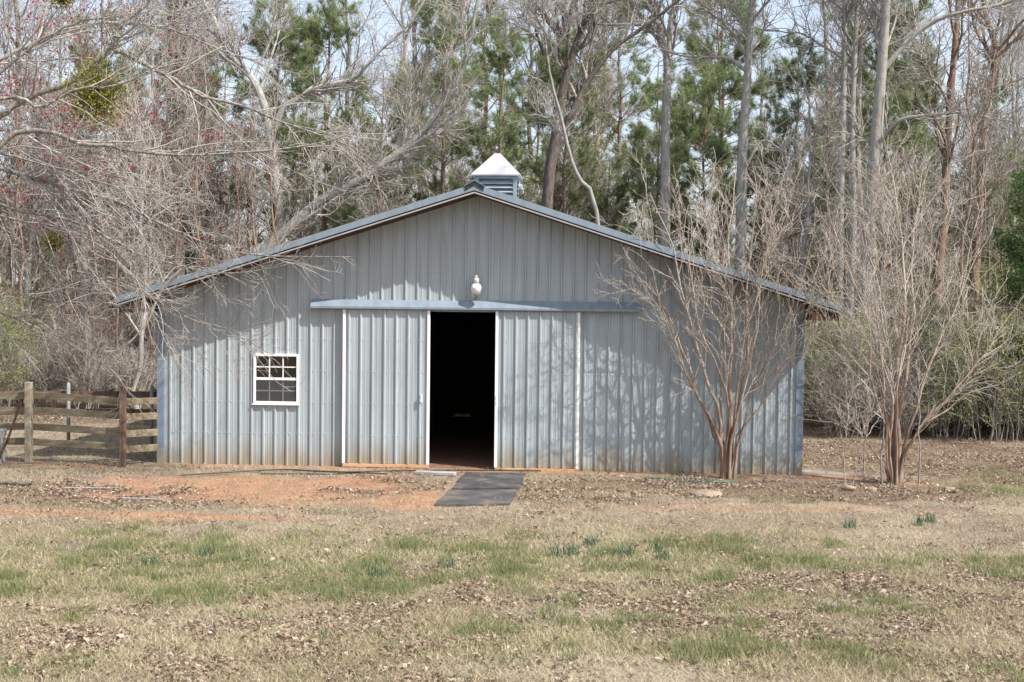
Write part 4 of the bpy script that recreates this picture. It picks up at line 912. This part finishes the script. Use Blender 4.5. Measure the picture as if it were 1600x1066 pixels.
rng = np.random.default_rng(151); tm, cm, P4, P3 = hardwood(rng, H=11, r0=.11, clear=.2, nl=20, spread=3.4, n2=130, n3=750, n4=2200)
tips = P4[:, -1]; sel = tips[rng.integers(0, len(tips), 4200)]; cl = vnoise(sel[:, 0]*1.3, sel[:, 2]*1.3, 3) > -.15
PR['maple'] = (tm, cm, P4, P3, B_GREY, W_GREY, tri_cloud('blossom', sel[cl]+rng.normal(size=(cl.sum(), 3))*.05, .085, rng, aspect=.8))
def inview(x, y, mrg=2.0):
    d = y+24; c = 1.98-.0573*d; return abs(x-c) < .41*d+mrg
def spread_pts(n, x0, x1, y0, y1, mind, ok=lambda x, y: True, seed=0):
    r = random.Random(seed); out = []
    for _ in range(n*60):
        if len(out) >= n: break
        x, y = r.uniform(x0, x1), r.uniform(y0, y1)
        if not inview(x, y) or not ok(x, y): continue
        if all((x-a)**2+(y-b)**2 > mind**2 for a, b in out): out.append((x, y))
    return out
clearb = lambda x, y: not (-8.2 < x < 8.0 and y < 12.6)
for i, (x, y) in enumerate(spread_pts(26, -32, 36, 19, 62, 3.0, clearb, 1)): put('hard%d' % (i % 3), x, y, random.uniform(.85, 1.2))
for i, (x, y) in enumerate(spread_pts(22, -32, 36, 22, 58, 3.2, clearb, 2)): put('pine%d' % (i % 2), x, y, random.uniform(.8, 1.15))
for i, (x, y) in enumerate(spread_pts(34, -26, 28, 9.5, 36, 2.1, lambda x, y: clearb(x, y) and not (x < -6 and y < 11), 3)): put('under%d' % (i % 3), x, y, random.uniform(.75, 1.15))
for i, (x, y) in enumerate(spread_pts(34, 7.8, 20, 6.4, 12, .85, lambda x, y: True, 4)): put(('green0', 'brush0', 'green1', 'green0', 'brush0')[i % 5], x, y, random.uniform(.7, 1.1))
for i, (x, y) in enumerate(spread_pts(26, -24, -7.0, 10.5, 17, 1.1, lambda x, y: True, 5)): put(('brush0', 'brush1', 'brush2', 'brush0')[i % 4], x, y, random.uniform(.7, 1.1))
for i, (x, y) in enumerate(spread_pts(44, -26, -6.5, 11, 26, .9, lambda x, y: True, 8)): put('under3', x, y, random.uniform(.7, 1.2))
for i, (x, y) in enumerate(spread_pts(16, 8.5, 26, 10, 24, 1.2, lambda x, y: True, 9)): put('under3', x, y, random.uniform(.8, 1.2))
for k, (x, y) in enumerate(((-4.9, 17), (-2.9, 18.5), (-.9, 17.5), (1.2, 19), (2.6, 20.5), (9.0, 18.5), (10.2, 20), (12.9, 19.5), (15.2, 18), (-8.7, 19), (6.2, 20.5), (-6.6, 17.8), (7.6, 18.2), (11.6, 17.6), (4.2, 19.3), (-11.5, 22), (17.2, 20.5))): put('pine%d' % ((k+1) % 2), x, y, random.uniform(.62, .85))
for i, (x, y) in enumerate(spread_pts(30, -30, 32, 16, 40, 1.6, clearb, 6)): put(('brush1', 'green1', 'brush0', 'green1')[i % 4], x, y, random.uniform(.9, 1.5))
for i, (x, y) in enumerate(spread_pts(54, -36, 38, 34, 56, 1.5, clearb, 12)): put(('brush0', 'green1', 'brush1', 'under1', 'brush0')[i % 5], x, y, random.uniform(1.5, 2.3) if i % 5 != 3 else random.uniform(.8, 1.1))
for (x, y, s) in ((13.0, 7.6, .95), (15.2, 9.5, 1.1)): put('cedar', x, y, s)
for (x, y, s) in ((-12.9, 7.2, .8), (-13.8, 8.2, .9)): put('green1', x, y, s)
for (x, y, s) in ((-13.2, 13.0, 1.0), (-16.0, 16.5, 1.15), (-11.2, 18.5, 1.0), (-18.5, 15, 1.1)): put('maple', x, y, s)

# ------------------------------------------------------------------ ground cover
def inbarn(x, y): return (np.abs(x-XC) < HW+.06) & (y > -.05) & (y < LEN+.1)
def onmat(x, y): return (x > -.33) & (x < .93) & (y > -4.45) & (y < -.6)
def sample(rng, n, dens, y0=-14.5, y1=9):
    out = []; got = 0
    while got < n:
        k = n; u = rng.random(k); d0, d1 = 9.5, y1+24
        d = 1/(1/d0+(1/d1-1/d0)*u)          # more of them near the viewer, where they show
        y = d-24; c = 1.98-.0573*d; x = c+rng.uniform(-1, 1, k)*(.42*d+.6)
        ok = (y < y1) & ~inbarn(x, y) & ~(onmat(x, y) & (rng.random(k) > .04)) & (rng.random(k) < dens(x, y))
        out.append(np.stack([x[ok], y[ok]], -1)); got += ok.sum()
    return np.concatenate(out)[:n]
def blades(name, xy, rng, lmin, lmax, tmin, tmax, w, mat, label, cat, rbias=None):
    n = len(xy); az = rng.uniform(0, 6.283, n); ti = rng.uniform(tmin, tmax, n); l = rng.uniform(lmin, lmax, n)
    d = np.stack([np.cos(az)*np.sin(ti), np.sin(az)*np.sin(ti), np.cos(ti)], -1); az2 = rng.uniform(0, 6.283, n)
    sd = np.stack([np.cos(az2), np.sin(az2), np.zeros(n)], -1)*(w*rng.uniform(.6, 1.3, n))[:, None]
    b = np.stack([xy[:, 0], xy[:, 1], gz(xy[:, 0], xy[:, 1])+.003], -1)
    V = np.stack([b-sd, b+sd, b+d*l[:, None]], 1).reshape(-1, 3); i = np.arange(n)*3
    r = rng.normal(.5, .24, n)+(0 if rbias is None else rbias)
    me = mesh_np(name, V, T=np.stack([i, i+1, i+2], -1), attrs={'rnd': ('POINT', np.repeat(np.clip(r, 0, 1), 3))})
    o = link(name, me, mat); tag(o, label, cat, kind='stuff'); return o
rg = np.random.default_rng(77)
def d_straw(x, y): return np.clip(.95-.68*m_clay(x, y)-.35*m_litter(x, y)-.6*m_bare(x, y), .02, 1)*(.45+.55*smooth(-.3, .3, fbm(x*.8, y*.8, 70)))
xy = sample(rg, 330000, d_straw); blades('dry_grass', xy, rg, .04, .13, .6, 1.5, .0034, F_STRAW, 'short dry straw grass covering the yard', 'grass', .25*fbm(xy[:, 0]*.5, xy[:, 1]*.5, 71))
def d_green(x, y): return np.clip(m_green(x, y)-.9*m_clay(x, y)-.3*m_bare(x, y), 0, 1)*(.05+.95*smooth(-.1, .35, fbm(x*1.7, y*1.7, 72)))*(.15+.85*smooth(-.1, .3, fbm(x*4.2, y*6.0, 74)))
xy = sample(rg, 88000, d_green); blades('green_grass', xy, rg, .05, .15, .15, 1.1, .0032, F_GRASS, 'patches of green grass coming up in the yard', 'grass')
def d_leaf(x, y): return np.clip(.07+m_litter(x, y)-.22*m_clay(x, y)*smooth(.0, .35, fbm(x*2.3, y*2.3, 76))-.4*m_bare(x, y), .05, 1)*(.06+.94*smooth(-.12, .3, fbm(x*1.5, y*2.2, 73)))
def leaves_on_ground(n, rng):
    xy = sample(rng, n, d_leaf); z = gz(xy[:, 0], xy[:, 1]); s = np.clip(rng.lognormal(-3.95, .42, n), .008, .055)[:, None]; az = rng.uniform(0, 6.283, n)
    nrm = unit(np.stack([rng.normal(size=n)*.45, rng.normal(size=n)*.45, np.ones(n)], -1)); a = unit(np.cross(nrm, np.stack([np.cos(az), np.sin(az), np.zeros(n)], -1))); b = np.cross(nrm, a)
    c = np.stack([xy[:, 0], xy[:, 1], z+.012+rng.random(n)*.018], -1); cu = rng.uniform(-.1, .8, n)[:, None]; wd = rng.uniform(.3, .7, (n, 1))
    V = np.stack([c-a*s, c+b*s*wd+nrm*s*cu, c+a*s*rng.uniform(.7, 1.1, (n, 1)), c-b*s*wd+nrm*s*cu*rng.uniform(.2, 1, (n, 1))], 1).reshape(-1, 3); i = np.arange(n)*4
    T = np.concatenate([np.stack([i, i+1, i+2], -1), np.stack([i, i+2, i+3], -1)]); r = np.repeat(np.clip(rng.normal(.52, .26, n), 0, 1), 4)
    o = link('fallen_leaves', mesh_np('fallen_leaves', V, T=T, attrs={'rnd': ('POINT', r)}), F_LEAF); tag(o, 'brown fallen leaves scattered over the yard and forest edge', 'leaves', kind='stuff')
leaves_on_ground(105000, rg)
xy = rg.uniform((-2.4, 10.75), (-.4, 12.6), (5000, 2)); blades('green_grass', xy, rg, .06, .16, .1, .8, .006, F_GRASS, 'green grass growing behind the barn, glimpsed under the back wall', 'grass')
# clumps of wild garlic
def garlic(x, y, s, n, rng):
    xy = np.array([x, y])+np.clip(rng.normal(size=(n, 2)), -1.5, 1.5)*.06*s; az = rng.uniform(0, 6.283, n); ti = rng.uniform(.03, .45, n); l = rng.uniform(.1, .24, n)*s
    d = np.stack([np.cos(az)*np.sin(ti), np.sin(az)*np.sin(ti), np.cos(ti)], -1); sd = np.stack([np.ones(n), rng.normal(size=n)*.5, np.zeros(n)], -1)*.003
    b = np.stack([xy[:, 0], xy[:, 1], gz(xy[:, 0], xy[:, 1])], -1); mid_ = b+d*l[:, None]*.6; tip = mid_+unit(d+np.stack([np.cos(az), np.sin(az), -.2*np.ones(n)], -1)*.5)*l[:, None]*.45
    V = np.stack([b-sd, b+sd, mid_+sd*.8, mid_-sd*.8, tip], 1).reshape(-1, 3); i = np.arange(n)*5
    o = link('wild_garlic', mesh_np('wild_garlic', V, np.stack([i, i+1, i+2, i+3], -1), np.stack([i+3, i+2, i+4], -1), attrs={'rnd': ('POINT', np.repeat(np.clip(rng.normal(.5, .25, n), 0, 1), 5))}), F_GARLIC)
    tag(o, 'upright blue green tuft of wild garlic in the dry grass', 'plant', 'wild garlic tufts in the yard')
for (a, b, s) in ((1.65, -8.1, 1.1), (1.85, -8.05, .9), (2.55, -8.0, 1.0), (2.95, -7.7, .8), (3.0, -8.3, .9), (2.1, -7.5, .9), (5.85, -5.6, .9), (6.9, -5.3, .9), (7.15, -5.0, .8), (-2.7, -8.6, .9), (-3.2, -9.2, .9), (.35, -8.9, 1.0), (-.4, -9.4, 1.0)):
    garlic(a, b, s, 46, rg)
